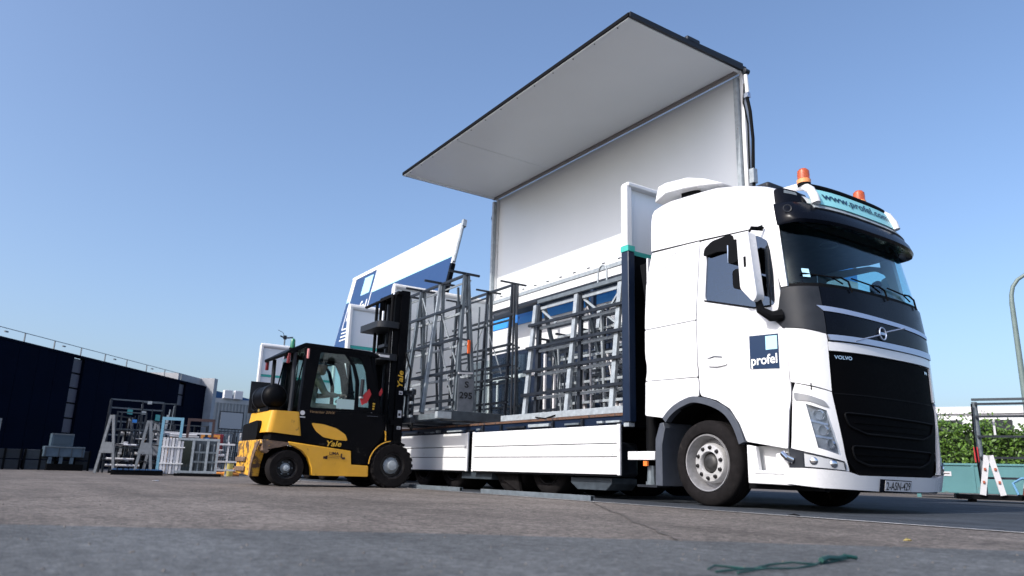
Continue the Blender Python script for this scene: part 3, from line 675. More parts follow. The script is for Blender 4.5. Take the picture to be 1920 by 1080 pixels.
for s in (1, -1):
    Y = (lambda y: y) if s == 1 else (lambda y: 16.44 - y)
    a_ = [(-6.86, 1.0), (-6.7, 1.12), (-6.4, 1.19), (-6.1, 1.17), (-5.85, 1.05), (-5.68, .85), (-5.62, .68)]
    mb = MB()
    for i in range(len(a_) - 1):
        (x0, z0), (x1, z1) = a_[i], a_[i + 1]; mb.add([(x0, Y(6.97), z0), (x1, Y(6.97), z1), (x1, Y(7.6), z1), (x0, Y(7.6), z0)], [(0, 1, 2, 3)])
    mb.add([(-6.9, Y(7.6), .5), (-5.6, Y(7.6), .5), (-5.6, Y(7.6), 1.3), (-6.9, Y(7.6), 1.3)], [(0, 1, 2, 3)])
    mb.build('wheel_well', BLACKM, T)
    MB().prism([(-6.95, .99), (-6.89, 1.0), (-6.86, .93), (-6.92, .72), (-6.92, .21), (-7.04, .21), (-7.03, .8)], 'y', Y(6.96), Y(7.5)).build('mud_guard', MGREY, T, .008)
# chassis
for y in (7.78, 8.66): B((-15.3, y - .05, .72), (-4.8, y + .05, .98), 'chassis_rail', BLACK, T)
for x in (-7.4, -8.4, -11.5, -14.6): B((x - .05, 7.83, .76), (x + .05, 8.61, .94), 'cross_member', BLACK, T)
B((-5.7, 7.1, .22), (-4.75, 9.34, .34), 'front_undertray', BLACKM, T)
B((-7.55, 6.955, .53), (-7.05, 7.0, .64), 'side_guard', BODYW, T, .008)
B((-7.23, 6.93, .455), (-7.16, 6.96, .515), 'amber_side_lamp', AMBERS, T)
MB().tube([(-7.20, 7.05, .46), (-7.20, 7.05, .26)], [.05, .06], 10).tube([(-7.20, 7.05, .26), (-7.20, 7.05, .22)], .075, 10).build('support_foot', GALVM, T)
B((-7.4, 6.98, .19), (-7.04, 7.2, .22), 'support_plate', DGREY, T)
MB().tube([(-7.28, 7.15, .6), (-7.28, 7.15, 1.25)], .08, 12).build('exhaust_stack', BLACKM, T)
B((-7.42, 7.2, 1.0), (-7.25, 9.2, 3.3), 'cab_gap_tank_frame', BLACK, T, .02)
for i, x in enumerate((-7.30, -7.33)): MB().tube([(x, 7.3, 1.0), (x + .06, 7.15, 1.3), (x, 7.1, .9), (x - .05, 7.15, .6)], .012, 6).build('air_hose', BLACKM, T)
B((-8.9, 7.05, .3), (-7.9, 7.5, .78), 'fuel_tank', DSTEEL, T, .06)
MB().prism([(-8.85, .21), (-8.7, .12), (-8.05, .12), (-7.95, .21), (-7.95, .29), (-8.85, .29)], 'y', 7.02, 7.5).build('tool_box', GALV, T, .01)
B((-12.0, 7.0, .2), (-11.0, 7.3, .40), 'storage_box', GALV, T, .01)
MB().prism([(-10.2, .02), (-10.35, .6), (-11.15, .6), (-11.0, .3)], 'y', 7.05, 7.1).build('mud_flap', RUBBER, T)
# load deck
B((-15.38, 6.99, 1.0), (-7.62, 9.62, 1.12), 'load_deck_frame', NAVY, T)
B((-15.36, 6.97, 1.125), (-7.64, 9.64, 1.16), 'deck_floor', WOOD, T)
rx = random.Random(5); x = -15.25
while x < -7.9:
    l_ = rx.choice([.12, .2, .34, .55, .7]); e = min(x + l_, -7.7)
    if rx.random() < .62: B((x, 6.935 + rx.uniform(0, .02), 1.035), (e, 6.989, 1.05 + rx.uniform(.005, .03)), 'deck_rail', rx.choice([GALVL, GALVM, DSTEEL]), T)
    else: B((x, 6.95, 1.01), (x + .05, 6.989, 1.11), 'deck_hinge', DSTEEL, T)
    x = e + rx.uniform(.03, .14)
B((-15.3, 9.58, 4.20), (-7.62, 9.70, 4.37), 'cant_rail', BODYW, T); B((-15.3, 9.56, 4.12), (-7.62, 9.70, 4.197), 'cant_rail_track', DSTEEL, T)
# drop sides, hinged down
def dropside(x0, x1, shade=False):
    d = B((x0, 6.926, .33), (x1, 6.945, 1.0), 'drop_side', DGREY, T)
    for z0, z1 in ((.335, .562), (.574, .742), (.754, .995)):
        B((x0 + .058, 6.898, z0), (x1 - .058, 6.925, z1), 'drop_side_board', BODYW, d, .006)
    for x in (x0, x1 - .055): B((x, 6.892, .325), (x + .055, 6.925, 1.005), 'drop_side_end', BODYW, d, .005)
    B((x0, 6.905, .31), (x1, 6.945, .325), 'rubber_edge', BLACKM, d)
    return d
rs = random.Random(9)
d1 = dropside(-11.50, -7.64); d2 = dropside(-15.30, -11.66)
B((-8.42, 6.888, .60), (-7.78, 6.897, .735), 'grey_patch', INNERW, d1)
for x in (-11.6, -15.36): B((x, 6.95, .4), (x + .07, 7.02, 1.0), 'drop_side_post', DSTEEL, T)
# head board, tall posts
hp = B((-7.62, 6.93, 1.03), (-7.47, 7.05, 3.43), 'corner_post', NAVY, T, .01)
B((-7.625, 6.925, 3.433), (-7.465, 7.055, 3.515), 'post_stripe', TEAL, hp)
B((-7.62, 6.93, 3.518), (-7.49, 7.03, 4.46), 'post_top', BODYW, hp, .01)
B((-7.60, 6.935, .97), (-7.50, 7.04, 1.02), 'post_foot', GALVL, hp)
B((-7.585, 7.054, 1.0), (-7.52, 9.55, 3.40), 'head_board', BLACK, T)
B((-7.605, 7.054, 3.402), (-7.565, 9.55, 3.485), 'head_board_stripe', TEAL, T)
B((-7.605, 7.054, 3.487), (-7.57, 9.55, 4.42), 'head_board_top', INNERW, T)
B((-7.62, 6.95, 4.425), (-7.47, 9.6, 4.49), 'head_board_cap', BODYW, T, .015)
B((-7.62, 9.556, 1.0), (-7.47, 9.66, 4.42), 'corner_post', BODYW, T)
# rear bulkhead (plain grey white inside)
rb = B((-15.45, 7.0, 1.165), (-15.38, 9.6, 4.40), 'rear_bulkhead', INNERW, T)
B((-15.50, 6.93, 1.0), (-15.34, 7.0, 4.43), 'bulkhead_post', BODYW, rb, .02); B((-15.50, 9.6, 1.0), (-15.34, 9.68, 4.43), 'bulkhead_post', BODYW, rb, .02)
MB().tube([(-15.42, 6.95, 4.45), (-15.42, 9.66, 4.45)], .075, 10).build('bulkhead_cap', BODYW, rb)
# raised roof and far side wall
rf = B((-15.30, 6.95, 7.20), (-7.43, 9.66, 7.245), 'raised_roof', INNERW, T)
for i, x in enumerate((-15.30, -12.9, -7.6)): pass
B((-15.32, 6.925, 7.185), (-7.41, 6.948, 7.25), 'roof_edge_trim', BLACKM, rf)
B((-15.30, 6.95, 7.165), (-7.43, 7.02, 7.198), 'roof_edge_lip', INNERW, rf)
for x in (-15.345, -7.43): B((x, 6.95, 7.18), (x + .045, 9.66, 7.265), 'roof_end_trim', DGREY, rf)
for x in (-15.297, -7.50): B((x, 7.02, 7.17), (x + .065, 9.6, 7.198), 'roof_end_lip', INNERW, rf)
B((-15.30, 9.50, 7.15), (-7.50, 9.56, 7.198), 'roof_hinge_rail', mat('taupe_rail', (.22, .20, .19), .5), rf)
for x in (-12.9,): B((x - .015, 7.03, 7.19), (x + .015, 9.49, 7.199), 'roof_joint_strip', INNERW, rf)
for i in range(14):
    x = -15.0 + i * .56; MB().lathe([(0, 0), (.012, 0), (.012, .006), (0, .006)], (x, 6.985, 7.157), 'Z', 8).build('rivet', DSTEEL, rf)
MB().beam((-7.43, 8.2, 7.27), (-7.43, 9.6, 7.30), .05).build('roof_arm', DSTEEL, rf); B((-7.47, 8.2, 7.25), (-7.38, 8.5, 7.34), 'roof_actuator', DSTEEL, rf, .02)
wl = B((-15.22, 9.66, 4.52), (-7.48, 9.72, 7.19), 'raised_side_wall', INNERW, T)
for x in (-15.30, -7.50): B((x, 9.60, 4.4), (x + .07, 9.73, 7.19), 'wall_end_frame', BODYW, wl, .01)
B((-15.22, 9.56, 4.38), (-7.5, 9.66, 4.46), 'wall_bottom_rail', GALVL, wl); B((-15.22, 9.60, 4.47), (-7.5, 9.655, 4.52), 'wall_track', BODYW, wl)
for i in range(16): B((-15.0 + i * .48, 9.62, 4.535), (-14.93 + i * .48, 9.66, 4.56), 'track_clip', DSTEEL, wl)
B((-7.60, 9.55, 4.42), (-7.52, 9.64, 7.1), 'lifting_mast', GALVL, T); B((-15.32, 9.50, 4.3), (-15.24, 9.58, 7.1), 'lifting_mast', GALVL, T)
# hoses and cylinder at the front end of the wall
MB().tube([(-7.38, 9.62, 7.1), (-7.36, 9.62, 6.75)], .035, 10).build('cylinder', BODYW, T)
MB().tube([(-7.38, 9.62, 6.72), (-7.34, 9.64, 6.4), (-7.33, 9.66, 5.9), (-7.36, 9.66, 5.3), (-7.36, 9.66, 4.3)], .028, 8).build('hose', BLACKM, T)
MB().tube([(-7.42, 9.62, 6.95), (-7.44, 9.6, 6.6), (-7.40, 9.64, 6.2), (-7.42, 9.64, 5.2)], .014, 6).build('hose', BLACKM, T)
MB().lathe([(0, -.06), (.05, -.05), (.05, .05), (0, .06)], (-7.37, 9.62, 7.16), 'Y', 12).build('joint', DSTEEL, T)
B((-7.41, 9.58, 6.66), (-7.33, 9.66, 6.74), 'joint_bracket', SILVER, T)
B((-7.40, 9.6, 5.1), (-7.31, 9.7, 5.35), 'valve_block', GALVL, T)
MB().tube([(-15.36, 9.6, 7.0), (-15.40, 9.55, 6.7), (-15.37, 9.6, 6.4), (-15.40, 9.6, 6.0), (-15.34, 9.6, 5.6)], .02, 6).build('hose', BLACKM, T)
# far drop side still up with patches of daylight between boards
B((-15.3, 9.64, 1.17), (-7.6, 9.68, 1.85), 'far_side_board', NAVY, T)
for x in (-13.4, -11.5, -9.5): B((x, 9.60, 1.17), (x + .09, 9.69, 4.37), 'stanchion', NAVY, T)
# ------------------------------------------------------------------ TRAILER behind
TR = thing('trailer', 'white and navy box trailer with leaning raised side panel behind the forklift', 'trailer', (-22, 8.3, 0))
B((-26.1, 7.0, .95), (-18.1, 9.62, 1.12), 'load_deck_frame', NAVY, TR)
B((-26.1, 6.98, 1.125), (-18.1, 9.64, 1.16), 'deck_floor', WOOD, TR)
for x in (-18.1, -26.2):
    b = B((x - .05, 7.03, 3.42), (x + .02, 9.6, 4.34), 'bulkhead', INNERW, TR)
    B((x - .05, 7.03, 1.17), (x + .018, 9.6, 3.33), 'lower_bulkhead', INNERW, TR)
    B((x - .055, 7.0, 3.335), (x + .025, 9.6, 3.415), 'bulkhead_stripe', TEAL, b)
    B((x - .08, 6.93, 1.0), (x + .08, 7.03, 4.42), 'bulkhead_post', BODYW, b, .02); B((x - .08, 9.6, 1.0), (x + .08, 9.7, 4.42), 'bulkhead_post', BODYW, b, .02)
    MB().tube([(x, 6.95, 4.42), (x, 9.68, 4.42)], .085, 10).build('bulkhead_cap', BODYW, b)
for x0, x1 in ((-26.0, -22.2), (-22.1, -18.2)):
    d = B((x0, 6.925, .33), (x1, 6.945, 1.0), 'drop_side', BODYW, TR)
    for z0, z1 in ((.335, .565), (.572, .745), (.752, .995)): B((x0 + .06, 6.898, z0), (x1 - .06, 6.925, z1), 'drop_side_board', BODYW, d, .006)
for x in (-19.6, -20.8, -24.6): wheel(x, 7.12, 1, .48, .4, 'wheel', TR, False); wheel(x, 9.4, -1, .48, .4, 'wheel', TR, False)
for y in (7.8, 8.7): B((-26, y - .05, .7), (-15.6, y + .05, .93), 'chassis_rail', BLACK, TR)
# leaning panel: u along X, v up the slope
ty0, tz0 = 10.05, 7.28; sl_ = Vector((0, -.20, -1)).normalized()
def LP(u, v, o):   # v = distance down from the top edge
    nrm = Vector((0, -1, .20)).normalized(); p = Vector((0, ty0, tz0)) + sl_ * v + nrm * o; return (u, p.y, p.z)
X0, X1 = -26.05, -17.85
pn = panel_mb([(X0, 0), (X1, 0), (X1, 3.3), (X0, 3.3)], LP, 0, .06, (), 1).build('leaning_side_panel', BODYW, TR, label='raised side panel with navy lower half and square sign')
panel_mb([(X0 + .02, .86), (X1 - .05, .86), (X1 - .05, .98), (X0 + .02, .98)], LP, .004, .003, (), 1).build('cyan_stripe', CYAN, pn)
panel_mb([(X0 + .02, .981), (X1 - .05, .981), (X1 - .05, 3.28), (X0 + .02, 3.28)], LP, .004, .003, (), 1).build('navy_field', NAVYSIGN, pn)
sq = panel_mb([(-25.62, .10), (-23.75, .10), (-23.75, 2.05), (-25.62, 2.05)], LP, .008, .003, (), 1).build('sign_square', NAVYSIGN, pn)
panel_mb([(-24.72, .22), (-23.95, .22), (-23.95, .92), (-24.72, .92)], LP, .012, .003, (), 1).build('light_square', SKYB, sq)
text_mb('profel', lambda u, v, o: LP(u, 1.9 - v, .012 + o), -25.5, -23.9, .12, .72, .003, .018).build('lettering', TEXTW, sq)
for a_, b_ in (((-25.66, .06), (-23.70, .06)), ((-23.70, .06), (-23.70, 2.1)), ((-23.70, 2.1), (-25.66, 2.1)), ((-25.66, 2.1), (-25.66, .06))):
    mb = MB().beam(LP(*a_, .014), LP(*b_, .014), .05, .01, (0, -1, .2)); mb.build('sign_border', TEXTW, sq)
for k in range(3): MB().beam(LP(-25.6, 2.25 + k * .14, .012), LP(-24.3, 2.25 + k * .14, .012), .05, .01, (0, -1, .2)).build('white_bar', TEXTW, sq)
MB().beam(LP(X1 + .02, -.03, .0), LP(X1 + .02, 1.25, 0), .09, .10, (0, -1, .2)).build('panel_end_frame', BODYW, pn)
MB().beam(LP(X1 + .02, 1.25, 0), LP(X1 + .02, 3.3, 0), .12, .12, (0, -1, .2)).build('lifting_arm', BLACK, pn)
MB().tube([LP(X1 + .12, -.1, .02), LP(X1 + .12, .5, .02), LP(X1 + .10, 1.2, .02)], .05, 10).build('cylinder', GALVL, pn)
MB().beam(LP(X0, -.02, 0), LP(X1, -.02, 0), .03, .08).build('panel_top_trim', BODYW, pn)
MB().beam(LP(X1 + .1, -.12, 0), LP(X1 + .14, .1, 0), .12, .12).build('joint', GALVL, pn)

# ------------------------------------------------------------------ second truck body parked alongside
NB = thing('box_trailer', 'navy and white box trailer with blue top edge parked beyond the racks', 'trailer', (-14, 11.4, 0))
x0, x1 = -22.2, -7.5
B((x0, 10.25, 1.0), (x1, 12.7, 3.28), 'body_lower', NAVY, NB)
B((x0, 10.25, 3.285), (x1, 12.7, 3.93), 'body_upper', BODYW, NB)
B((x0, 10.23, 3.935), (x1, 12.7, 4.19), 'blue_top_band', AZURE, NB)
B((x0, 10.24, 4.195), (x1, 12.7, 4.36), 'roof_edge', DSTEEL, NB)
for i in range(18): B((x0 + .3 + i * .85, 10.21, 1.0), (x0 + .36 + i * .85, 10.248, 3.9 if i % 3 == 0 else 2.6), 'side_post', BODYW if i % 3 else NAVY, NB)
for z in (1.5, 2.6): B((x0, 10.225, z), (x1, 10.246, z + .09), 'side_rail', BODYW, NB)
B((-18.7, 10.2, 1.0), (-17.85, 10.245, 3.9), 'orange_door', mat('tan_orange', (.5, .22, .07), .5), NB)
for x in (-10, -11.2, -20, -21.2): wheel(x, 10.35, 1, .48, .4, 'wheel', NB, False)
B((x0, 10.8, .6), (x1, 12.3, .98), 'chassis', BLACK, NB)

# ------------------------------------------------------------------ FORKLIFT
F = thing('forklift', 'yellow and black gas forklift lifting a tall steel rack beside the truck', 'forklift', (-11.48, 4.2, 0))
XR, XL = -10.95, -12.02
# lower yellow side and chassis
side_p = [(3.43, .645), (4.40, .545), (4.42, .34), (4.70, .33), (4.705, .165), (3.815, .165), (3.80, .28), (3.74, .42), (3.64, .52), (3.5, .585), (3.43, .60)]
for a, b in ((XR - .05, XR + .05), (XL - .05, XL + .05)): MB().prism(side_p, 'x', a, b).build('side_sill', YELLOW, F, .012)
B((XL + .06, 3.75, .17), (XR - .06, 4.7, .6), 'chassis', BLACK, F)
MB().prism([(3.44, .65), (3.555, 1.12), (4.85, 1.15), (4.93, .95), (4.86, .70), (4.74, .56), (4.705, .34), (4.43, .35), (4.41, .55)], 'x', XR - .02, XR + .035).build('side_cover', BLACK, F, .012)
MB().prism([(3.44, .65), (3.555, 1.12), (4.85, 1.15), (4.93, .95), (4.86, .70), (4.74, .56), (4.705, .34), (4.43, .35), (4.41, .55)], 'x', XL - .035, XL + .02).build('side_cover', BLACK, F, .012)
B((XL + .03, 3.5, .62), (XR - .03, 4.8, 1.1), 'engine_block', BLACKM, F)
fx = PX(XR + .036)
lf = panel_mb(rounded([(3.745, .935), (3.93, .925), (4.14, .875), (4.29, .79), (4.335, .695), (4.15, .70), (3.95, .73), (3.82, .82)], .03, 2), fx, .006, .006, (), .08).build('side_leaf_panel', YELLOW, F)
panel_mb([(4.93, .88), (4.955, .87), (4.965, .72), (4.945, .72), (4.945, .80)], PX(XR + .04), .01, .01, (), .1).build('yellow_edge', YELLOW, F)
text_mb('Yale', lambda u, v, o: (XR + .054 + o, u, v), 4.0, 4.235, .60, .685, .003, .02, shear=.25).build('lettering', TEXTY, F)
text_mb('Veracitor 20VX', lambda u, v, o: (XR + .037 + o, u, v), 3.71, 4.10, 1.085, 1.125, .003, .0, shear=.3).build('lettering', TEXTD, F)
lm = text_mb('LIMA', lambda u, v, o: (XR + .051 + o, u, v), 4.06, 4.21, .475, .52, .003, .03).build('lettering', TEXTR, F)
def FX(o): return XR + .051 + o
mb = MB()
for y, z, w_, h_ in ((3.97, .415, .05, .035), (4.005, .41, .03, .05), (4.26, .415, .05, .03), (4.24, .43, .02, .07)): mb.box((FX(0), y, z), (FX(.003), y + w_, z + h_))
mb.build('decal_vehicles', TEXTR, F)
mb = MB()
for i in range(14): mb.box((FX(0), 4.03 + i * .016, .455), (FX(.003), 4.04 + i * .016, .462)); mb.box((FX(0), 4.05 + i * .012, .43), (FX(.003), 4.057 + i * .012, .436))
mb.build('decal_small_print', TEXTR, F)
MB().lathe([(0, 0), (.035, 0), (.035, .004), (0, .004)], (XR + .036, 3.60, 1.075), 'X', 20).build('round_sticker', PLATEW, F)
B((XR + .036, 3.565, 1.005), (XR + .04, 3.645, 1.02), 'sticker_bar', PLATEW, F)
# counterweight
cw = MB().prism(rounded([(XL - .0, 3.10), (XR + .02, 3.10), (XR + .05, 3.16), (XR + .05, 3.56), (XL - .05, 3.56), (XL - .05, 3.16)], .05, 4), 'z', .765, 1.085)
cw.v = [(v[0] if v[2] > .9 else v[0], v[1] + (.05 if v[2] > .9 and v[1] < 3.3 else 0) + (.06 if v[2] < .9 and v[1] > 3.4 else 0), v[2] - (.03 if v[2] < .9 and v[1] > 3.4 else 0)) for v in cw.v]
cw = cw.build('counterweight', YELLOW, F, .03, 3)
B((XL + .0, 3.16, .63), (XR + .02, 3.5, .77), 'counterweight_band', BLACKM, F, .02)
vt = MB().prism(rounded([(-12.06, .66), (-12.06, .90), (-11.30, .95), (-11.24, .88), (-11.26, .69), (-11.32, .645)], .04, 3), 'y', 3.06, 3.2).build('rear_grille', BLACKM, F, .015)
for i in range(8): B((-12.0, 3.068, .69 + i * .026), (-11.36, 3.078, .70 + i * .026), 'grille_slat', BLACK, vt)
# lower worn counterweight with wheel arch cut
lo = [(-12.10, .655), (-10.93, .655), (-10.90, .60), (-10.98, .56), (-11.12, .45), (-11.22, .3), (-11.26, .13), (-12.10, .17)]
MB().prism(lo, 'y', 3.03, 3.16).build('lower_counterweight', YELLOWW, F, .015)
MB().prism([(3.05, .655), (3.44, .63), (3.44, .59), (3.34, .56), (3.2, .53), (3.13, .46), (3.07, .5)], 'x', XR - .1, XR + .05).build('arch_rim', WORNEDGE, F, .012)
MB().prism([(3.05, .655), (3.44, .63), (3.44, .59), (3.34, .56), (3.2, .53), (3.13, .46), (3.07, .5)], 'x', XL - .05, XL + .1).build('arch_rim', WORNEDGE, F, .012)
MB().prism([(-11.0, .585), (-10.93, .64), (-11.1, .62), (-11.24, .48), (-11.31, .3), (-11.33, .13), (-11.26, .13), (-11.22, .3), (-11.12, .45)], 'y', 3.02, 3.032).build('arch_edge', WORNEDGE, F)
for z in (.2, .34): B((-12.08, 3.0, z), (-11.55, 3.032, z + .07), 'worn_bumper', WORNEDGE, F, .01)
B((XL + .2, 3.17, .25), (XR - .3, 3.45, .62), 'counterweight_core', BLACKM, F)
# wheels
def fwheel(x, y, r, wd, s, hubr):
    prof = [(r * .55, .02), (r * .6, .0), (r * .93, .0), (r, .03), (r, wd - .03), (r * .93, wd), (r * .55, wd)]
    t_ = MB().lathe([(a, -b * s) for a, b in prof], (x, y, r), 'X', 44).build('tyre', RUBBER, F)
    if r > .3:
        mb = MB()
        for k in range(22):
            a = k / 22 * 2 * math.pi; p = Vector((0, math.cos(a), math.sin(a))); c = Vector((x, y, r)) + p * (r - .004); q = Vector((0, -math.sin(a), math.cos(a)))
            mb.beam(c + Vector((-.005 * s, 0, 0)), c + Vector((-wd * s * .45, 0, 0)) + q * .02, .05, .022, tuple(p))
        mb.build('tread', RUBBER, t_)
    MB().lathe([(a, -b * s) for a, b in [(r * .57, .015), (r * .52, .02), (r * .47, .07), (0, .07)]], (x, y, r), 'X', 32).build('wheel_disc', RIMD, t_)
    h_ = MB().lathe([(a, -b * s) for a, b in [(hubr * 1.5, .068), (hubr * 1.2, .05), (hubr, .03), (hubr * .85, .0), (hubr * .3, -.006), (0, -.006)]], (x, y, r), 'X', 20).build('hub', GALVL, t_)
    for k in range(6):
        a = k / 6 * 2 * math.pi; MB().lathe([(0, .05 * -s), (.012, .05 * -s), (.012, .07 * -s)], (x, y + r * .36 * math.cos(a), r + r * .36 * math.sin(a)), 'X', 6).build('wheel_bolt', GALVM, t_)
fwheel(-10.86, 5.08, .345, .26, 1, .085); fwheel(-12.08, 5.08, .345, .26, -1, .085)
fwheel(-10.90, 3.44, .262, .2, 1, .05); fwheel(-12.04, 3.44, .262, .2, -1, .05)
MB().tube([(-12, 3.44, .27), (-11, 3.44, .27)], .05, 10).build('steer_axle', BLACKM, F); MB().tube([(-12, 5.08, .34), (-11, 5.08, .34)], .07, 10).build('drive_axle', BLACKM, F)
for s, xx in ((1, XR + .03), (-1, XL - .03)):
    fe = [(5.08 + .40 * math.cos(R(a)), .345 + .385 * math.sin(R(a))) for a in range(180, 50, -10)] + [(5.08 + .365 * math.cos(R(a)), .345 + .35 * math.sin(R(a))) for a in range(60, 190, 10)]
    MB().prism(fe, 'x', xx - .16 * s, xx + .05 * s).build('front_fender', BLACK, F, .006)
    fe = [(5.08 + .402 * math.cos(R(a)), .345 + .387 * math.sin(R(a))) for a in range(178, 96, -8)] + [(5.08 + .388 * math.cos(R(a)), .345 + .373 * math.sin(R(a))) for a in range(98, 186, 8)]
    MB().prism(fe, 'x', xx + .045 * s, xx + .055 * s).build('fender_edge', YELLOW, F)
B((XL + .1, 4.8, .25), (XR - .1, 4.98, 1.15), 'front_bulkhead', BLACK, F, .02)
# cab
rfp = rounded([(3.26, 1.96), (3.55, 2.14), (4.60, 2.125), (4.77, 2.07), (4.76, 2.03), (4.58, 2.055), (3.57, 2.075), (3.28, 1.91)], .02, 2)
MB().prism(rfp, 'x', XL - .0, XR + .03).build('overhead_guard', BLACK, F, .012)
dpoly = [(3.56, 1.12), (3.60, 2.08), (4.60, 2.06), (4.74, 1.55), (4.88, 1.16)]
w1 = rounded([(3.80, 2.02), (4.20, 2.03), (4.33, 1.86), (4.405, 1.62), (4.415, 1.175), (3.71, 1.165)], .035, 3)
w2 = rounded([(4.25, 2.01), (4.46, 1.99), (4.555, 1.80), (4.66, 1.22), (4.47, 1.20), (4.46, 1.62), (4.375, 1.87)], .03, 3)
for s, xx in ((1, XR + .02), (-1, XL - .02)):
    fn = (lambda xx, s: (lambda u, v, o: (xx + s * o, u, v)))(xx, s)
    dr = panel_mb(dpoly, fn, .0, .035, [w1, w2], .15).build('cab_side', BLACK, F)
    panel_mb(w1, fn, -.014, .005, (), .3).build('side_window', FORKG, dr); panel_mb(w2, fn, -.014, .005, (), .3).build('side_window', FORKG, dr)
    MB().tube([(xx - .02 * s, 3.42, 1.08), (xx - .03 * s, 3.43, 1.5), (xx - .04 * s, 3.42, 1.98)], .032, 10).build('rear_pillar', DGREY, F)
    MB().beam((xx - .04 * s, 3.56, 1.1), (xx - .04 * s, 3.6, 2.06), .05).build('guard_post', DGREY, F)
    MB().beam((xx - .04 * s, 3.45, 1.1), (xx - .05 * s, 3.57, 1.95), .018).build('brace', BLACKM, F)
    MB().beam((xx - .05 * s, 4.84, 1.14), (xx - .05 * s, 4.66, 2.06), .06).build('front_post', BLACK, F)
    B((xx - .04 * s, 3.30, 1.80), (xx + .02 * s, 3.34, 1.95), 'tail_lamp', TAILR, F, .006)
    B((xx + .0, 3.585, 1.90), (xx + .035 * s, 3.615, 2.05), 'side_lamp', mat('pink_lens', (.75, .3, .3), .3), F, .006)

wst = B((XR + .008, 4.12, 1.18), (XR + .012, 4.405, 1.33), 'paper_notice', mat('paper_notice', (.38, .52, .52), .6), F)
B((XL + .02, 3.55, 1.2), (XR - .02, 3.56, 2.0), 'rear_window', FORKG, F)
for x in (XL + .3, XL + .55, XL + .8): MB().beam((x, 3.54, 1.15), (x, 3.56, 2.05), .012).build('rear_guard_bar', BLACKM, F)
B((XL + .04, 4.70, 1.2), (XR - .04, 4.705, 2.02), 'front_window', FORKG, F)
# beacon, mirror, light on the rear top
MB().lathe([(0, 0), (.035, 0), (.037, .03), (.035, .12), (.02, .145), (0, .148)], (XR - .02, 3.37, 2.04), 'Z', 16).build('green_beacon', mat('green_lens', (.01, .16, .08), .2, coat=.5), F)
MB().lathe([(0, -.02), (.05, -.02), (.05, .0), (0, 0)], (XR - .02, 3.37, 2.04), 'Z', 14).build('beacon_base', BLACKM, F)
MB().tube([(XR, 3.33, 1.93), (XR + .01, 3.33, 1.83)], .022, 8).build('work_lamp', PLATEW, F)
# seat, wheel, console
B((-11.75, 3.72, 1.0), (-11.25, 4.22, 1.14), 'seat', BLACKM, F, .03); MB().beam((-11.5, 3.74, 1.1), (-11.5, 3.66, 1.62), .45, .1, (0, 1, 0)).build('seat_back', BLACKM, F, .03)
sw = MB().lathe([(.16 + .014 * math.cos(a * .785), .014 * math.sin(a * .785)) for a in range(8)], (0, 0, 0), 'Z', 24, True)
Mx = Matrix.Rotation(R(35), 3, 'X'); sw.v = [tuple(Mx @ Vector(v) + Vector((-11.5, 4.46, 1.42))) for v in sw.v]; sw.build('steering_wheel', BLACKM, F)
MB().tube([(-11.5, 4.46, 1.42), (-11.5, 4.6, 1.2), (-11.5, 4.68, .95)], .03, 8).build('steering_column', BLACKM, F)
B((-11.8, 4.5, 1.1), (-11.15, 4.75, 1.25), 'dashboard', BLACKM, F, .03)
MB().prism([(4.48, 1.36), (4.62, 1.52), (4.66, 1.44), (4.60, 1.30), (4.52, 1.26)], 'x', XR + .03, XR + .05).build('red_warning_patch', RED, F)
MB().tube([(XR + .05, 4.49, 1.38), (XR + .05, 4.50, 1.66)], .03, 10).build('fire_extinguisher', DGREY, F)
MB().tube([(XR + .05, 4.49, 1.36), (XR + .05, 4.49, 1.385)], .036, 10).build('extinguisher_band', GALVL, F)
MB().prism([(4.80, 1.44), (4.86, 1.56), (4.88, 1.5), (4.85, 1.43)], 'x', XR - .04, XR - .02).build('red_tag', RED, F)
for i in range(3): B((XR + .036, 4.70, 1.2 + i * .04), (XR + .038, 4.73 + .005 * i, 1.225 + i * .04), 'hazard_mark', TEXTY, F)
MB().beam((XR + .04, 4.62, 1.095), (XR + .04, 4.8, 1.098), .012, .006).build('trim_line', MGREY, F)
# gas bottle
gb = MB().lathe([(0, -.40), (.09, -.385), (.155, -.34), (.178, -.27), (.18, -.2), (.18, .22), (.178, .29), (.15, .36), (.09, .40), (0, .41)], (-11.45, 3.24, 1.31), 'X', 32).build('gas_bottle', BLACK, F)
MB().lathe([(.03, -.46), (.05, -.46), (.05, -.38), (.03, -.38)], (-11.45, 3.24, 1.31), 'X', 12).build('bottle_valve', CHROME, gb)
B((-11.98, 3.16, 1.3), (-11.88, 3.24, 1.42), 'regulator', GALVL, gb, .02); MB().tube([(-11.93, 3.2, 1.36), (-11.98, 3.14, 1.25), (-11.9, 3.12, 1.15), (-11.7, 3.12, 1.1)], .012, 6).build('gas_hose', BLACKM, gb)
for x in (-11.7, -11.2): MB().lathe([(.183, 0), (.19, 0), (.19, .035), (.183, .035)], (x, 3.24, 1.31), 'X', 28).build('bottle_strap', DGREY, gb)
B((-11.85, 3.14, 1.085), (-11.1, 3.36, 1.14), 'bottle_cradle', BLACKM, F)
MB().lathe([(0, 0), (.02, 0), (.02, .04), (0, .04)], (-11.55, 3.14, 1.09), 'Z', 10).build('brass_fitting', mat('brass', (.6, .42, .12), .3, metal=.8), F)
B((XL - .02, 3.1, 1.09), (XL + .0, 3.5, 1.6), 'bottle_guard', DGREY, F)
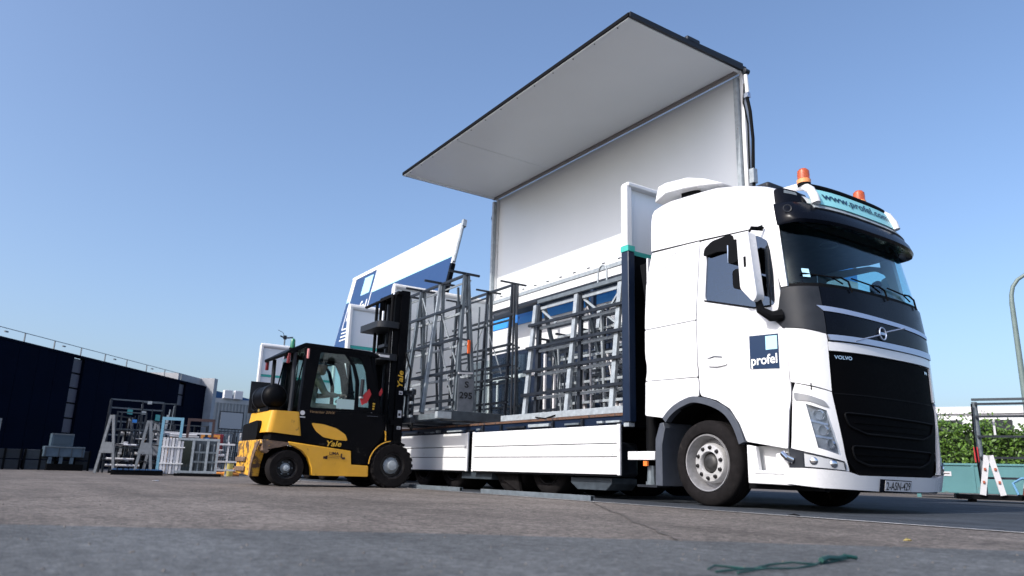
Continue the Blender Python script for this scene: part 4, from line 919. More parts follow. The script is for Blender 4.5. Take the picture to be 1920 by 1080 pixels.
# mast
ms = F
for x in (-11.19, -11.83):
    B((x - .045, 5.19, .18), (x + .045, 5.34, 3.28), 'outer_mast_rail', BLACK, ms)
    B((x - .045 + (.0 if x > -11.5 else .03), 5.10, .25), (x + .015, 5.185, 3.24), 'inner_mast_rail', BLACKM, ms)
    MB().tube([(x - .0, 5.045, .5), (x, 5.045, 3.18)], .028, 10).build('lift_cylinder', BLACKM, ms)
MB().tube([(-11.30, 5.12, 2.72), (-11.30, 5.12, 3.24)], .028, 12).build('cylinder_rod', CHROME, ms)
MB().tube([(-11.72, 5.12, 2.72), (-11.72, 5.12, 3.0)], .022, 12).build('cylinder_rod', CHROME, ms)
for i, x in enumerate((-11.42, -11.6)):
    B((x - .02, 5.14, .6), (x + .02, 5.17, 3.1), 'lift_chain', DSTEEL, ms)
for z in (2.60, 2.05):
    MB().prism(rounded([(-11.95, 4.80), (-11.20, 4.80), (-11.12, 4.90), (-11.12, 5.18), (-11.95, 5.18)], .06, 4), 'z', z, z + .11).build('mast_cross_member', DGREY, ms, .015)
B((-11.14, 4.84, 2.09), (-11.118, 5.02, 2.13), 'cross_member_sticker', PLATEW, ms)
B((-11.88, 5.12, 3.20), (-11.14, 5.34, 3.26), 'mast_head', BLACK, ms)
MB().beam((-11.88, 4.86, 3.05), (-11.14, 5.14, 3.22), .05, .03).build('mast_stay', BLACK, ms)
B((-11.88, 5.12, 1.0), (-11.14, 5.34, 1.08), 'mast_cross_plate', BLACK, ms); B((-11.88, 5.0, .2), (-11.14, 5.3, .5), 'mast_foot', BLACK, ms)
MB().tube([(-11.2, 4.7, .95), (-11.2, 5.12, .85)], .04, 10).build('tilt_cylinder', BLACKM, ms)
B((-11.45, 4.95, 2.28), (-11.2, 5.06, 2.33), 'hose_pulley', DGREY, ms)
text_mb('Yale', lambda u, v, o: (-11.143 + o, 5.31 - v, u), 1.62, 1.90, .01, .105, .003, .02, shear=.2).build('lettering', TEXTY, ms)
for z, hh in ((1.50, .06), (1.12, .12), (.93, .05)):
    st = B((-11.144, 5.245, z), (-11.141, 5.31, z + hh), 'warning_sticker', PLATEW, ms); B((-11.1408, 5.255, z + hh * .25), (-11.1395, 5.295, z + hh * .6), 'sticker_symbol', TEXTK, st)
# carriage and forks
for z in (1.04, 1.50): B((-12.05, 5.40, z), (-10.95, 5.46, z + .09), 'carriage_bar', DSTEEL, F)
for x in (-12.0, -11.75, -11.5, -11.25, -11.0): B((x - .015, 5.42, 1.13), (x + .015, 5.45, 1.55), 'load_backrest_bar', DSTEEL, F)
for x in (-11.82, -11.14):
    B((x - .05, 5.46, 1.04), (x + .05, 5.50, 1.55), 'fork_shank', DSTEEL, F); B((x - .05, 5.46, 1.03), (x + .05, 6.66, 1.075), 'fork_tine', DSTEEL, F)
MB().tube([(-11.05, 5.36, 1.55), (-11.0, 5.36, 1.9), (-11.1, 5.3, 2.2)], .015, 6).build('hydraulic_hose', BLACKM, F)
MB().tube([(-11.0, 5.38, 1.0), (-10.98, 5.42, .92), (-11.0, 5.46, 1.1)], .02, 6).build('hydraulic_hose', BLACKM, F)
for i in range(5): B((-11.06, 5.38, 1.12 + i * .11), (-10.98, 5.44, 1.17 + i * .11), 'side_shift_block', DSTEEL if i % 2 else GALVL, F, .01)

F.scale = (1.14, 1.14, 1.12); F.location = (-11.48 * 1.14, 4.2 * 1.14, 0)
# ------------------------------------------------------------------ driver
D_ = thing('person', 'forklift driver in khaki jacket and dark cap seated behind the tinted glass', 'person', (-11.5, 4.0, 1.14))
def skin(name, verts, edges, rad, m, parent, sub=2, root=0):
    me = bpy.data.meshes.new(name); o = ORG[0]; me.from_pydata([(v[0] - o.x, v[1] - o.y, v[2] - o.z) for v in verts], edges, [])
    ob = bpy.data.objects.new(name, me); C.objects.link(ob); ob.parent = parent; me.materials.append(m)
    md = ob.modifiers.new('skin', 'SKIN'); sv = me.skin_vertices[0].data if me.skin_vertices else None
    if sv is None:
        bm = bmesh.new(); bm.from_mesh(me); bm.verts.layers.skin.verify(); bm.to_mesh(me); bm.free(); sv = me.skin_vertices[0].data
    for i, r_ in enumerate(rad): sv[i].radius = (r_, r_) if not isinstance(r_, tuple) else r_; sv[i].use_root = (i == root)
    md.use_smooth_shade = True; s2_ = ob.modifiers.new('sub', 'SUBSURF'); s2_.levels = sub; s2_.render_levels = sub; return ob
bx = -11.5
V_ = [(bx, 3.86, 1.24), (bx, 3.86, 1.40), (bx, 3.90, 1.58), (bx, 3.93, 1.69), (bx, 3.97, 1.76), (bx, 4.0, 1.82),
      (bx + .19, 3.93, 1.64), (bx + .24, 4.06, 1.42), (bx + .16, 4.30, 1.42), (bx - .19, 3.93, 1.64), (bx - .24, 4.06, 1.42), (bx - .14, 4.30, 1.45),
      (bx + .1, 3.90, 1.20), (bx + .13, 4.30, 1.22), (bx + .13, 4.42, .86), (bx - .1, 3.90, 1.20), (bx - .13, 4.30, 1.22), (bx - .13, 4.42, .86)]
E_ = [(0, 1), (1, 2), (2, 3), (3, 4), (4, 5), (3, 6), (6, 7), (7, 8), (3, 9), (9, 10), (10, 11), (0, 12), (12, 13), (13, 14), (0, 15), (15, 16), (16, 17)]
skin('body', V_, E_, [(.15, .12), (.15, .12), (.16, .12), (.10, .09), .055, .05, .07, .052, .036, .07, .052, .036, .085, .07, .05, .085, .07, .05], CLOTH, D_)
hd = MB().lathe([(0, -.13), (.035, -.128), (.058, -.10), (.074, -.05), (.08, .0), (.078, .05), (.06, .095), (.03, .117), (0, .12)], (bx, 4.03, 1.88), 'Z', 24)
hd.v = [(bx + (v[0] - bx) * .95, 4.03 + (v[1] - 4.03) * 1.16 + (.012 if v[2] < 1.8 and v[1] > 4.03 else 0), v[2]) for v in hd.v]
hd = hd.build('head', SKIN, D_)
MB().add([(bx - .012, 4.115, 1.865), (bx + .012, 4.115, 1.865), (bx, 4.145, 1.86), (bx, 4.115, 1.905)], [(0, 2, 3), (2, 1, 3), (0, 1, 2)]).build('nose', SKIN, hd)
for s in (-1, 1):
    MB().lathe([(0, -.012), (.009, -.006), (.012, 0), (.009, .006), (0, .012)], (bx + s * .03, 4.117, 1.895), 'Y', 10).build('eye', TEXTK, hd)
    MB().lathe([(0, -.006), (.022, -.004), (.028, 0), (.02, .008), (0, .01)], (bx + s * .077, 4.02, 1.88), 'X', 12).build('ear', SKIN, hd)
B((bx - .022, 4.112, 1.832), (bx + .022, 4.119, 1.838), 'mouth', TEXTR, hd)
MB().lathe([(.086, 0), (.088, .03), (.078, .065), (.05, .092), (0, .10)], (bx, 4.025, 1.915), 'Z', 24).build('cap', CAPC, hd)
MB().prism(rounded([(bx - .07, 4.08), (bx + .07, 4.08), (bx + .055, 4.20), (bx - .055, 4.20)], .03, 3), 'z', 1.918, 1.926).build('cap_peak', CAPC, hd)
for s, hx, hy, hz in ((1, bx + .15, 4.34, 1.425), (-1, bx - .13, 4.34, 1.455)):
    vv = [(hx, hy - .03, hz), (hx, hy + .03, hz + .005)]; ee = [(0, 1)]; rr = [.03, (.038, .018)]
    for k, ln in enumerate((.066, .074, .07, .056)):
        b0 = len(vv); ox = (k - 1.5) * .019
        vv += [(hx + ox, hy + .06, hz + .012), (hx + ox, hy + .06 + ln * .5, hz + .008), (hx + ox, hy + .06 + ln * .72, hz - .02)]; ee += [(1, b0), (b0, b0 + 1), (b0 + 1, b0 + 2)]; rr += [.010, .009, .008]
    b0 = len(vv); vv += [(hx - s * .045, hy + .02, hz), (hx - s * .05, hy + .06, hz - .012)]; ee += [(0, b0), (b0, b0 + 1)]; rr += [.012, .010]
    skin('hand', vv, ee, rr, SKIN, D_, 1)

D_.scale = (1.1, 1.1, 1.1); D_.location = (-11.5 * 1.14, 4.0 * 1.14, 1.14 * 1.12)
# ------------------------------------------------------------------ RACKS at the truck
def leg(name, m, parent, a, b, w=.05, h=None): return MB().beam(a, b, w, h, (1, 0, 0)).build(name, m, parent)
# rack carried by the forklift
RA = thing('glass_rack', 'grey steel glass rack on the forks carrying stencilled number plate S 295', 'rack', (-11.5, 6.0, 1.09))
for i, (x, yb) in enumerate(((-12.65, 5.80), (-12.05, 5.80), (-11.32, 5.78), (-10.46, 5.93))):
    top = 3.52
    leg('near_leg', GALVL if i == 2 else GALVM, RA, (x, yb, 1.27), (x, 6.0, top), .055, .04)
    leg('near_leg_brace', GALV, RA, (x - .12, yb + .02, 1.27), (x - .07, 6.02, top - .02), .035)
    leg('far_leg', GALVM, RA, (x, yb + .34, 1.27), (x, 6.06, top), .05, .04)
    MB().beam((x, 5.68, top + .03), (x, 6.28, top + .03), .035).build('top_cross_bar', DSTEEL, RA)
    for z in (1.9, 2.43, 2.98): MB().beam((x, yb + (6.0 - yb) * (z - 1.27) / 2.25, z), (x, yb + .34 + (6.06 - yb - .34) * (z - 1.27) / 2.25, z), .03).build('spacer', GALV, RA)
for z in (1.42, 1.89, 2.43, 2.98):
    f_ = (z - 1.27) / 2.25
    MB().beam((-13.0, 5.86 + .12 * f_ - .02, z), (-10.44, 5.86 + .12 * f_ - .02, z), .035, .045).build('near_rail', DSTEEL, RA)
    MB().beam((-13.0, 6.2 - .1 * f_, z - .05), (-10.44, 6.2 - .1 * f_, z - .05), .03, .04).build('far_rail', GALVL, RA)  # far rails coloured lighter, thin highlights put into the steel colour
MB().beam((-13.0, 6.02, 3.53), (-10.40, 6.02, 3.53), .04).build('top_rail', DSTEEL, RA); MB().beam((-13.0, 6.1, 3.44), (-10.44, 6.1, 3.44), .025).build('top_rail', GALVL, RA)
for a, b in (((-11.3, 6.0, 3.1), (-10.7, 6.1, 1.9)), ((-11.2, 6.0, 2.4), (-10.8, 6.1, 1.3)), ((-12.6, 6.0, 1.9), (-12.1, 6.05, 3.4)), ((-12.0, 6.0, 3.4), (-11.5, 6.05, 2.5)), ((-12.9, 6.0, 1.4), (-12.3, 6.05, 2.4))): MB().beam(a, b, .018).build('diagonal_rod', GALVL, RA)
MB().prism([(-11.43, 5.74), (-11.41, 5.74), (-11.41, 5.76), (-11.43, 5.76)], 'z', 2.0, 2.2).build('hook', GALVL, RA)
B((-13.0, 5.50, 1.10), (-10.20, 5.58, 1.19), 'base_beam', GALVM, RA); B((-13.0, 6.72, 1.10), (-10.20, 6.80, 1.19), 'base_beam', GALVM, RA)
B((-10.32, 5.58, 1.085), (-10.20, 6.72, 1.235), 'base_end_beam', GALV, RA, .004); B((-12.95, 5.58, 1.09), (-12.85, 6.72, 1.2), 'base_end_beam', GALV, RA)
B((-10.19, 5.42, 1.10), (-10.10, 5.66, 1.20), 'tube_end', GALVL, RA)
for y in (5.9, 6.3): B((-13.0, y, 1.13), (-10.33, y + .05, 1.2), 'base_slat', GALV, RA)
for x in (-12.0, -11.0): B((x, 5.58, 1.12), (x + .06, 6.72, 1.2), 'base_cross_beam', GALV, RA)
for x in (-12.85, -12.3, -11.75, -10.9, -10.62): MB().beam((x, 6.30, 1.27), (x + .04, 6.10, 3.4), .032).build('rear_stanchion', GALV, RA); MB().beam((x + .1, 6.5, 1.27), (x + .12, 6.5, 3.1), .022).build('thin_post', GALVM, RA)
for z in (1.65, 2.15, 2.7, 3.2): MB().beam((-13.0, 6.46, z), (-10.5, 6.46, z), .024).build('back_rail', GALV, RA)
npl = B((-10.395, 5.92, 1.24), (-10.385, 6.21, 1.78), 'number_board', RACKG, RA)
text_mb('S', lambda u, v, o: (-10.385 + o, u, v), 6.035, 6.115, 1.63, 1.735, .003, .03).build('lettering', TEXTK, npl)
text_mb('295', lambda u, v, o: (-10.385 + o, u, v), 5.945, 6.185, 1.45, 1.56, .003, .03).build('lettering', TEXTK, npl)
B((-10.44, 6.09, 2.2), (-10.41, 6.13, 2.42), 'orange_strap', ORANGE, RA)
MB().beam((-10.42, 5.93, 1.86), (-10.42, 6.2, 1.88), .025).build('end_tie', PLATEW, RA)

RA.scale = (1.15, 1.15, 1.15); RA.location = (-11.5 * 1.15, 6.0 * 1.15, .31 + .78 * 1.15 + .005)
# rack B on the truck deck, upright
def deck_rack(name, label, xs, y, zt, base=1.17, group=None, w=.3, railz=(1.56, 2.01, 2.24, 2.62, 3.18), lean=.0, m1=DSTEEL, m2=GALV):
    r = thing(name, label, 'rack', (sum(xs) / len(xs), y, base), group=group)
    for i, x in enumerate(xs):
        leg('near_leg', m1, r, (x, y - w / 2, base + .12), (x, y - .04 + lean, zt), .055, .045)
        leg('far_leg', m2, r, (x, y + w / 2, base + .12), (x, y + .04 + lean, zt), .055, .045)
        MB().beam((x, y - .34 + lean, zt + .02), (x, y + .3 + lean, zt + .02), .035).build('top_cross_bar', m1, r)
        for z in railz[1:4]: MB().beam((x, y - w / 2 * (zt - z) / (zt - base), z), (x, y + w / 2 * (zt - z) / (zt - base), z), .028).build('spacer', m2, r)
    for z in railz:
        k = w / 2 * (zt - z) / (zt - base)
        MB().beam((min(xs) - .1, y - k - .04, z), (max(xs) + .1, y - k - .04, z), .035, .045).build('near_rail', m1, r)
        MB().beam((min(xs) - .1, y + k + .03, z - .05), (max(xs) + .1, y + k + .03, z - .05), .03, .04).build('far_rail', m2, r)
    MB().beam((min(xs), y + lean, zt), (max(xs), y + lean, zt), .045).build('top_rail', m1, r)
    for yy in (y - .5, y + .5): B((min(xs) - .15, yy - .04, base + .003), (max(xs) + .2, yy + .04, base + .1), 'base_beam', GALVL, r)
    for x in xs: B((x - .03, y - .46, base + .01), (x + .03, y + .46, base + .095), 'base_cross_beam', m2, r)
    return r
rb_ = deck_rack('glass_rack', 'dark upright steel rack standing on the truck bed just behind the stencilled one', [-14.7, -13.37, -12.40], 8.3, 4.13, railz=(1.68, 2.18, 2.43, 2.85, 3.47))
for x, z0 in ((-12.02, 4.0), (-11.9, 3.98)): MB().tube([(x, 8.05, 1.28), (x, 8.05, z0)], .022, 8).build('loose_pole', DSTEEL, rb_)
MB().tube([(-11.9, 8.05, 3.2), (-11.9, 8.05, 3.36)], .034, 10).build('blue_sleeve', BLUE, rb_)
for a, b in (((-13.3, 8.2, 3.4), (-12.8, 8.3, 2.3)), ((-14.3, 8.2, 2.2), (-13.5, 8.3, 3.5))): MB().beam(a, b, .018).build('diagonal_rod', GALVL, rb_)
B((-14.5, 8.55, 1.35), (-12.1, 8.57, 2.7), 'clear_sheet', glass('sheet_glass', (.8, .86, .86), .05), rb_)
# rack C: big grid rack along the truck edge
RC = thing('stillage_rack', 'long dark grid rack with pale posts at the open truck side near the cab', 'rack', (-8.9, 7.4, 1.17))
B((-10.75, 6.99, 1.165), (-7.66, 7.07, 1.262), 'base_beam', GALVL, RC, .004); B((-10.75, 7.95, 1.165), (-7.66, 8.03, 1.262), 'base_beam', GALVL, RC)
for x in (-10.1, -8.98, -7.95):
    MB().beam((x, 7.03, 1.262), (x, 7.22, 3.12), .085, .05, (0, 1, 0)).build('near_post', GALVL, RC)
    MB().beam((x + .22, 7.10, 1.262), (x + .06, 7.26, 3.12), .07, .05, (0, 1, 0)).build('inner_post', DSTEEL, RC)
    MB().beam((x, 7.95, 1.262), (x, 7.40, 3.12), .06, .05, (0, 1, 0)).build('far_post', GALVM, RC)
    MB().beam((x, 7.28, 3.10), (x + .5, 7.28, 2.75) if x < -8.5 else (x - .3, 7.28, 2.8), .03).build('brace', GALVL, RC)
    B((x - .03, 7.07, 1.17), (x + .03, 7.95, 1.25), 'base_cross_beam', GALV, RC)
for z in (1.57, 1.96, 2.36, 2.76):
    k = (z - 1.262) / 1.86
    MB().beam((-10.17, 6.975 + .19 * k, z), (-7.64, 6.975 + .19 * k, z), .04, .045).build('near_rail', DSTEEL, RC)
    MB().beam((-10.0, 7.09 + .17 * k, z - .055), (-7.64, 7.09 + .17 * k, z - .055), .03, .045).build('near_rail', GALVL, RC)
    MB().beam((-10.1, 7.92 - .5 * k, z), (-7.64, 7.92 - .5 * k, z), .035, .04).build('far_rail', DSTEEL, RC)
MB().beam((-10.0, 7.2, 3.16), (-7.64, 7.2, 3.16), .05, .06).build('top_rail', GALVM, RC); MB().beam((-10.0, 7.26, 3.06), (-7.64, 7.26, 3.06), .03, .05).build('top_rail', GALVL, RC)
MB().beam((-10.0, 7.4, 3.13), (-7.64, 7.4, 3.13), .045, .05).build('top_rail', DSTEEL, RC)
MB().tube([(-8.45, 7.2, 3.18)] + [(-8.34 - .1 * math.cos(a / 8 * math.pi), 7.2, 3.33 + .12 * math.sin(a / 8 * math.pi)) for a in range(9)] + [(-8.24, 7.2, 3.18)], .014, 8).build('lifting_loop', GALVL, RC)
for k_ in range(9):
    x = -9.85 + k_ * .26; MB().beam((x, 7.60 + .05 * (k_ % 3), 1.27), (x + rs.uniform(-.05, .1), 7.5, rs.uniform(2.1, 2.95)), rs.choice([.025, .04, .05])).build('stored_bar', rs.choice([GALVL, GALVM, PLATEW]), RC)
for z in (1.45, 1.78, 2.2, 2.6): MB().beam((-9.95, 7.62, z), (-7.7, 7.62, z - .01), .045, .04).build('inner_rail', GALVL, RC)
for i in range(5): MB().beam((-9.75 + i * .16, 7.3, 1.27), (-9.72 + i * .16, 7.34, 2.2), .018).build('rod', GALV, RC)
MB().tube([(-8.95, 7.3, 2.0), (-8.98, 7.28, 2.4), (-8.9, 7.3, 2.8), (-8.82, 7.3, 2.9), (-8.8, 7.34, 2.75)], .014, 6).build('hanging_strap', PLATEW, RC)
MB().tube([(-9.2, 6.985, 1.2), (-9.45, 6.975, 1.16), (-9.7, 6.97, 1.19)], .012, 6).build('cable', BLACKM, RC)
RC2 = copy_tree(RC, 'second long grid rack standing behind the one at the open truck edge', (-8.45, 8.45, 1.17))
rd = deck_rack('stillage_rack', 'inner steel rack deep inside the truck near the cab end', [-9.9, -9.1, -8.25], 9.1, 3.0, railz=(1.5, 1.9, 2.3, 2.62, 2.85), m1=GALVM, m2=GALVL, w=.5)
for i in range(9): MB().beam((-8.9 + i * .14, 8.7, 3.02), (-8.9 + i * .14, 9.5, 3.07), .035).build('top_slat', DSTEEL, rd)
for x in (-9.6, -9.3, -8.75, -8.4): B((x, 8.85, 1.28), (x + .06, 8.9, 2.7), 'white_profile', PLATEW, rd)
for z in (1.5, 2.3, 2.62): B((-9.9, 8.83, z), (-8.2, 8.85, z + .06), 'white_profile', PLATEW, rd)
re_ = deck_rack('stillage_rack', 'middle steel rack inside the truck behind the dark upright one', [-11.75, -11.1, -10.4], 8.75, 2.9, railz=(1.5, 1.9, 2.3, 2.6, 2.75), m1=DSTEEL, m2=GALVM, w=.5)
for x in (-11.6, -11.3, -10.8): B((x, 8.5, 1.28), (x + .05, 8.54, 2.6), 'white_profile', PLATEW, re_)

# steel tubes on the ground
for (x0, x1, y0, y1, lb) in ((-10.1, -7.46, 6.27, 6.25, 'long square steel tube lying on the ground beside the truck'), (-12.7, -10.85, 6.33, 6.31, 'short square steel tube lying on the ground by the forklift wheel')):
    mb = MB(); w_ = .062; t_ = .006; zb = .005
    for a, b in (((x0, y0 - w_ / 2, zb), (x1, y0 - w_ / 2 + t_, zb + w_)), ((x0, y0 + w_ / 2 - t_, zb), (x1, y0 + w_ / 2, zb + w_)), ((x0, y0 - w_ / 2 + t_, zb), (x1, y0 + w_ / 2 - t_, zb + t_)), ((x0, y0 - w_ / 2 + t_, zb + w_ - t_), (x1, y0 + w_ / 2 - t_, zb + w_))): mb.box(a, b)
    ORG[0] = Vector((0, 0, 0)); tag(mb.build('steel_tube', GALVM), lb, 'steel tube')
# ------------------------------------------------------------------ foreground strap
STR = mat('green_strap', (.003, .05, .042), .6, var=.3, scale=30)
ORG[0] = Vector((0, 0, 0))
mb = MB()
A = [(-1.80, 2.05), (-1.79, 2.2), (-1.84, 2.30), (-1.87, 2.42), (-1.86, 2.54), (-1.84, 2.66), (-1.85, 2.8), (-1.87, 2.93)]
B2 = [(-1.75, 2.10), (-1.77, 2.28), (-1.78, 2.45), (-1.80, 2.60), (-1.84, 2.70)]
C2 = [(-1.86, 2.08), (-1.90, 2.16), (-1.86, 2.26), (-1.79, 2.33)]
for L_ in (A, B2, C2): mb.tube([(x, y, .010 + .005 * math.sin(i * 2.1)) for i, (x, y) in enumerate(L_)], .004, 6)
mb.tube([(-1.86, 2.80, .018), (-1.875, 2.92, .02), (-1.86, 2.96, .016), (-1.875, 2.90, .024)], .009, 6)
mb.tube([(-1.83, 2.68, .02), (-1.855, 2.76, .024), (-1.86, 2.84, .018)], .011, 6)
tag(mb.build('strap', STR), 'tangled dark green strap lying on the grey slab in the foreground', 'strap')
for (x, y, s_, lb, cl, cat_) in ((-4.42, 6.12, .05, 'flat dark scrap lying on the white line in front of the truck wheel', BLACKM, 'debris'), (-2.35, 4.25, .02, 'tiny yellowish leaf on the concrete right of the centre', mat('leaf_dry', (.45, .36, .12), .8), 'leaf'), (-14.5, 2.3, .07, 'small white scrap of paper on the concrete left of the forklift', PLATEW, 'paper')):
    mb = MB().add([(x - s_, y - s_ * .6, .012), (x + s_, y - s_ * .5, .02), (x + s_ * .8, y + s_ * .7, .012), (x - s_ * .6, y + s_ * .8, .026)], [(0, 1, 2, 3)]); o = mb.build('scrap', cl); o.modifiers.new('s', 'SOLIDIFY').thickness = .004; tag(o, lb, cat_)

# ------------------------------------------------------------------ left warehouse
WD = Vector((-.78611975, .61807422, 0)); WN = Vector((.61807422, .78611975, 0)); P0 = Vector((-34.0, .031, 0)); ANG = math.atan2(WD.y, WD.x)
CLAD = mat('dark_navy_cladding', (.0025, .005, .014), .9, var=.15, scale=1, spec=.03)
PANE = mat('dull_mauve_pane', (.05, .045, .07), .5, var=.1, scale=2)
CONCW = mat('pale_concrete_wall', (.34, .35, .37), .8, var=.12, scale=3, dirt=.1, dcol=(.2, .2, .2), dscale=2)
WH = thing('warehouse', 'long low dark navy warehouse with tall pale window strips on the left', 'building', tuple(P0), ANG, org=False)
# local: x along wall, y = +/-; normal towards camera is local -y ? (rotate WN into local)
sg_ = 1 if Vector((-WD.y, WD.x, 0)).dot(WN) > 0 else -1     # local +y is (-WD.y, WD.x)
def wb(a, b, name, m, parent=WH, **k):
    return B((a[0], a[1] * sg_, a[2]), (b[0], b[1] * sg_, b[2]), name, m, parent, **k)
wins = [(3.12, 3.80, 1.42, 4.58, 5), (11.98, 12.62, 3.36, 4.56, 2)]
S0, S1 = -30, 14.95
wb((S0, -14, 0), (S1, -.25, 4.6), 'building_core', CLAD)
# cladding panels between window strips
segs = [(S0, 3.10), (3.82, 11.96), (12.64, S1)]
for a, b in segs:
    n_ = max(1, int((b - a) / 1.05)); st_ = (b - a) / n_
    for i in range(n_): wb((a + i * st_ + .01, -.24, .0), (a + (i + 1) * st_ - .01, 0, 4.62), 'cladding_panel', CLAD)
for a, b, z0, z1, n_ in wins:
    wb((a - .01, -.24, 0), (b + .01, -.02, z0), 'cladding_panel', CLAD)
    fr_ = wb((a, -.2, z0), (b, -.16, z1), 'window_strip', BLACKM)
    hh = (z1 - z0) / n_
    for i in range(n_): wb((a + .03, -.15, z0 + i * hh + .035), (b - .03, -.10, z0 + (i + 1) * hh - .035), 'pane', PANE, fr_)
wb((S0, -.3, 4.63), (S1, .02, 4.72), 'roof_edge', CLAD)
wb((S1 + .003, -9, 0), (S1 + .42, .45, 5.2), 'end_wall', CONCW)
wb((S1 - 2.6, -9, 4.73), (S1, -.35, 5.16), 'roof_parapet', CONCW)
for k in range(20):
    x = -20.5 + k * 1.72
    if x < 12.8: wb((x, -.12, 4.72), (x + .035, -.08, 5.08), 'railing_post', GALVM)
MB().tube([(-20.5, -.1 * sg_, 5.08), (12.9, -.1 * sg_, 5.08)], .014, 6).build('railing_wire', GALVM, WH)
for k, x in enumerate((-1.7, -.9, 2.4, 6.0, 9.2)): wb((x, -.14, 4.93), (x + .16, -.08, 4.98), 'railing_clip', GALVM)
for x, z in ((7.5, 2.55), (10.0, 2.42)):
    s_ = wb((x, .01, z), (x + .42, .03, z + .3), 'bay_sign', TEAL); 
# grey corrugated shed and blue hall behind
def at(P, d): return P
CORR = mat('pale_grey_corrugated', (.27, .285, .29), .5, var=.05, scale=2)
SH = thing('shed', 'pale grey ribbed metal shed with two roller windows behind the forklift', 'building', (-57.9, 12.0, 0), R(97), org=False)
# local x runs to the right in the photo, -y faces the camera ... built facing local -y then rotated
def sb(a, b, name, m, parent=SH, **k): return B(a, b, name, m, parent, **k)
sb((0, .0, 0), (16, 6, 5.0), 'shed_core', CORR)
mb = MB()
for i in range(64):
    x = i * .25; mb.box((x, -.001, 0), (x + .12, -.06, 4.78))
mb.build('wall_rib', CORR, SH, stuff=True)
sb((-.05, -.05, 4.79), (16, .12, 5.12), 'roof_fascia', mat('pale_fascia', (.36, .37, .38), .5), SH)
for x in (.95, 4.0):
    f_ = sb((x, -.09, 2.9), (x + 1.75, -.061, 4.2), 'roller_window', DGREY); sb((x + .05, -.11, 2.95), (x + 1.70, -.091, 4.13), 'shutter', mat('shutter_grey', (.33, .35, .37), .5), f_)
BH = thing('hall', 'deep blue hall roof rising behind the pale shed', 'building', (-73, 15, 0), R(100), org=False)
o = MB().prism([(0, 0), (0, 7.15), (12, 5.4), (12, 0)], 'y', 0, 10).build('blue_wall', mat('deep_blue_cladding', (.008, .06, .17), .5, var=.1), BH)
for i, x in enumerate((2.1, 2.9)):
    ac = thing('air_conditioner', ('left' if i == 0 else 'right') + ' white air conditioning unit on the shed roof', 'air conditioner', (-58.1, 13.0 + i * .75, 5.13), R(97), group='air conditioning units on the shed roof', org=False)
    B((0, -.35, 0), (.62, 0, .62), 'casing', PLATEW, ac, .02); MB().lathe([(0, 0), (.24, 0), (.24, .02), (0, .02)], (.31, .0, .31), 'Y', 20).build('fan_grille', BLACKM, ac)
# wind vane on a mast
VN = thing('wind_sensor', 'tiny wind sensor on a thin mast against the sky above the forklift', 'wind sensor', (-57.5, 17.0, 0), org=False)
MB().tube([(0, 0, 0), (0, 0, 10.1)], .06, 8).build('mast', GALVM, VN); MB().tube([(-.1, -.35, 10.25), (0, 0, 10.1), (.1, .6, 10.2)], .06, 6).build('vane', DSTEEL, VN)
MB().tube([(0, 0, 10.1), (.05, -.2, 10.5), (.1, -.6, 10.65)], .02, 5).build('whip_aerial', DSTEEL, VN); B((-.08, -.12, 10.0), (.08, .12, 10.3), 'hub', DSTEEL, VN)

# ------------------------------------------------------------------ background racks on the left
def frame_item(name, label, cat, loc, rotz, builder, group=None):
    r = thing(name, label, cat, loc, rotz, group, org=False); builder(r); return r
def tall_a(r, m, L_=1.6, h=1.55, d=.5, rails=(.35, .8, 1.2), mr=None, plate=True):
    mr = mr or m
    for x in (0, L_):
        MB().beam((x, -d / 2, 0), (x, -.03, h), .07, .05, (1, 0, 0)).build('leg', m, r); MB().beam((x, d / 2, 0), (x, .03, h), .07, .05, (1, 0, 0)).build('leg', m, r)
        if plate: MB().prism([(-.20, .55), (.20, .55), (.12, .85), (-.12, .85)], 'x', x - .03, x + .03).build('gusset', m, r)
    for z in rails:
        k = d / 2 * (1 - z / h)
        MB().beam((0, -k - .03, z), (L_, -k - .03, z), .035).build('rail', mr, r); MB().beam((0, k + .03, z), (L_, k + .03, z), .035).build('rail', mr, r)
    MB().beam((0, 0, h), (L_, 0, h), .04).build('top_rail', mr, r)
ROWA = R(100)
frame_item('a_frame_rack', 'pale grey A-frame rack with wide splayed end plate at the far left of the row', 'rack', (-23.9, 2.45, 0), R(150), lambda r: tall_a(r, RACKG, 1.2, 1.6, .5, mr=DSTEEL))
frame_item('a_frame_rack', 'second pale A-frame rack standing beside the stack of white profiles', 'rack', (-22.9, 3.28, 0), R(160), lambda r: tall_a(r, RACKG, 1.0, 1.45, .42, mr=DSTEEL))
frame_item('a_frame_rack', 'tall dark rack with white rolls rising behind the blue pallet', 'rack', (-25.4, 2.5, 0), R(95), lambda r: (tall_a(r, DSTEEL, 1.5, 2.15, .6, (.4, .75, 1.1, 1.5, 1.9), GALVM), [MB().tube([(.25 + q * .5, -.5, z), (.68 + q * .5, -.5, z)], .05 if z > 1 else .035, 8).build('white_roll', PLATEW, r) for z in (.35, .55, .8, 1.15) for q in (0, 1, 2)]))
frame_item('a_frame_rack', 'dark rack with slim orange ladder posts behind the pale A-frame', 'rack', (-24.8, 3.55, 0), R(95), lambda r: (tall_a(r, DSTEEL, .9, 1.3, .5, (.3, .6, .9), GALVM), [MB().beam((x, -.35, .1), (x + .12, -.3, 1.2), .05).build('orange_post', mat('orange_post', (.55, .28, .05), .5), r) for x in (-.25, .5)]))
def pallet(r):
    m = mat('blue_pallet', (.02, .07, .17), .5, var=.2)
    for y in (-.35, 0, .35): B((-.02, y - .05, 0), (1.17, y + .05, .12), 'skid', BLACKM, r)
    for i in range(9): B((i * .13, -.42, .122), (i * .13 + .1, .42, .15), 'slat', m, r)
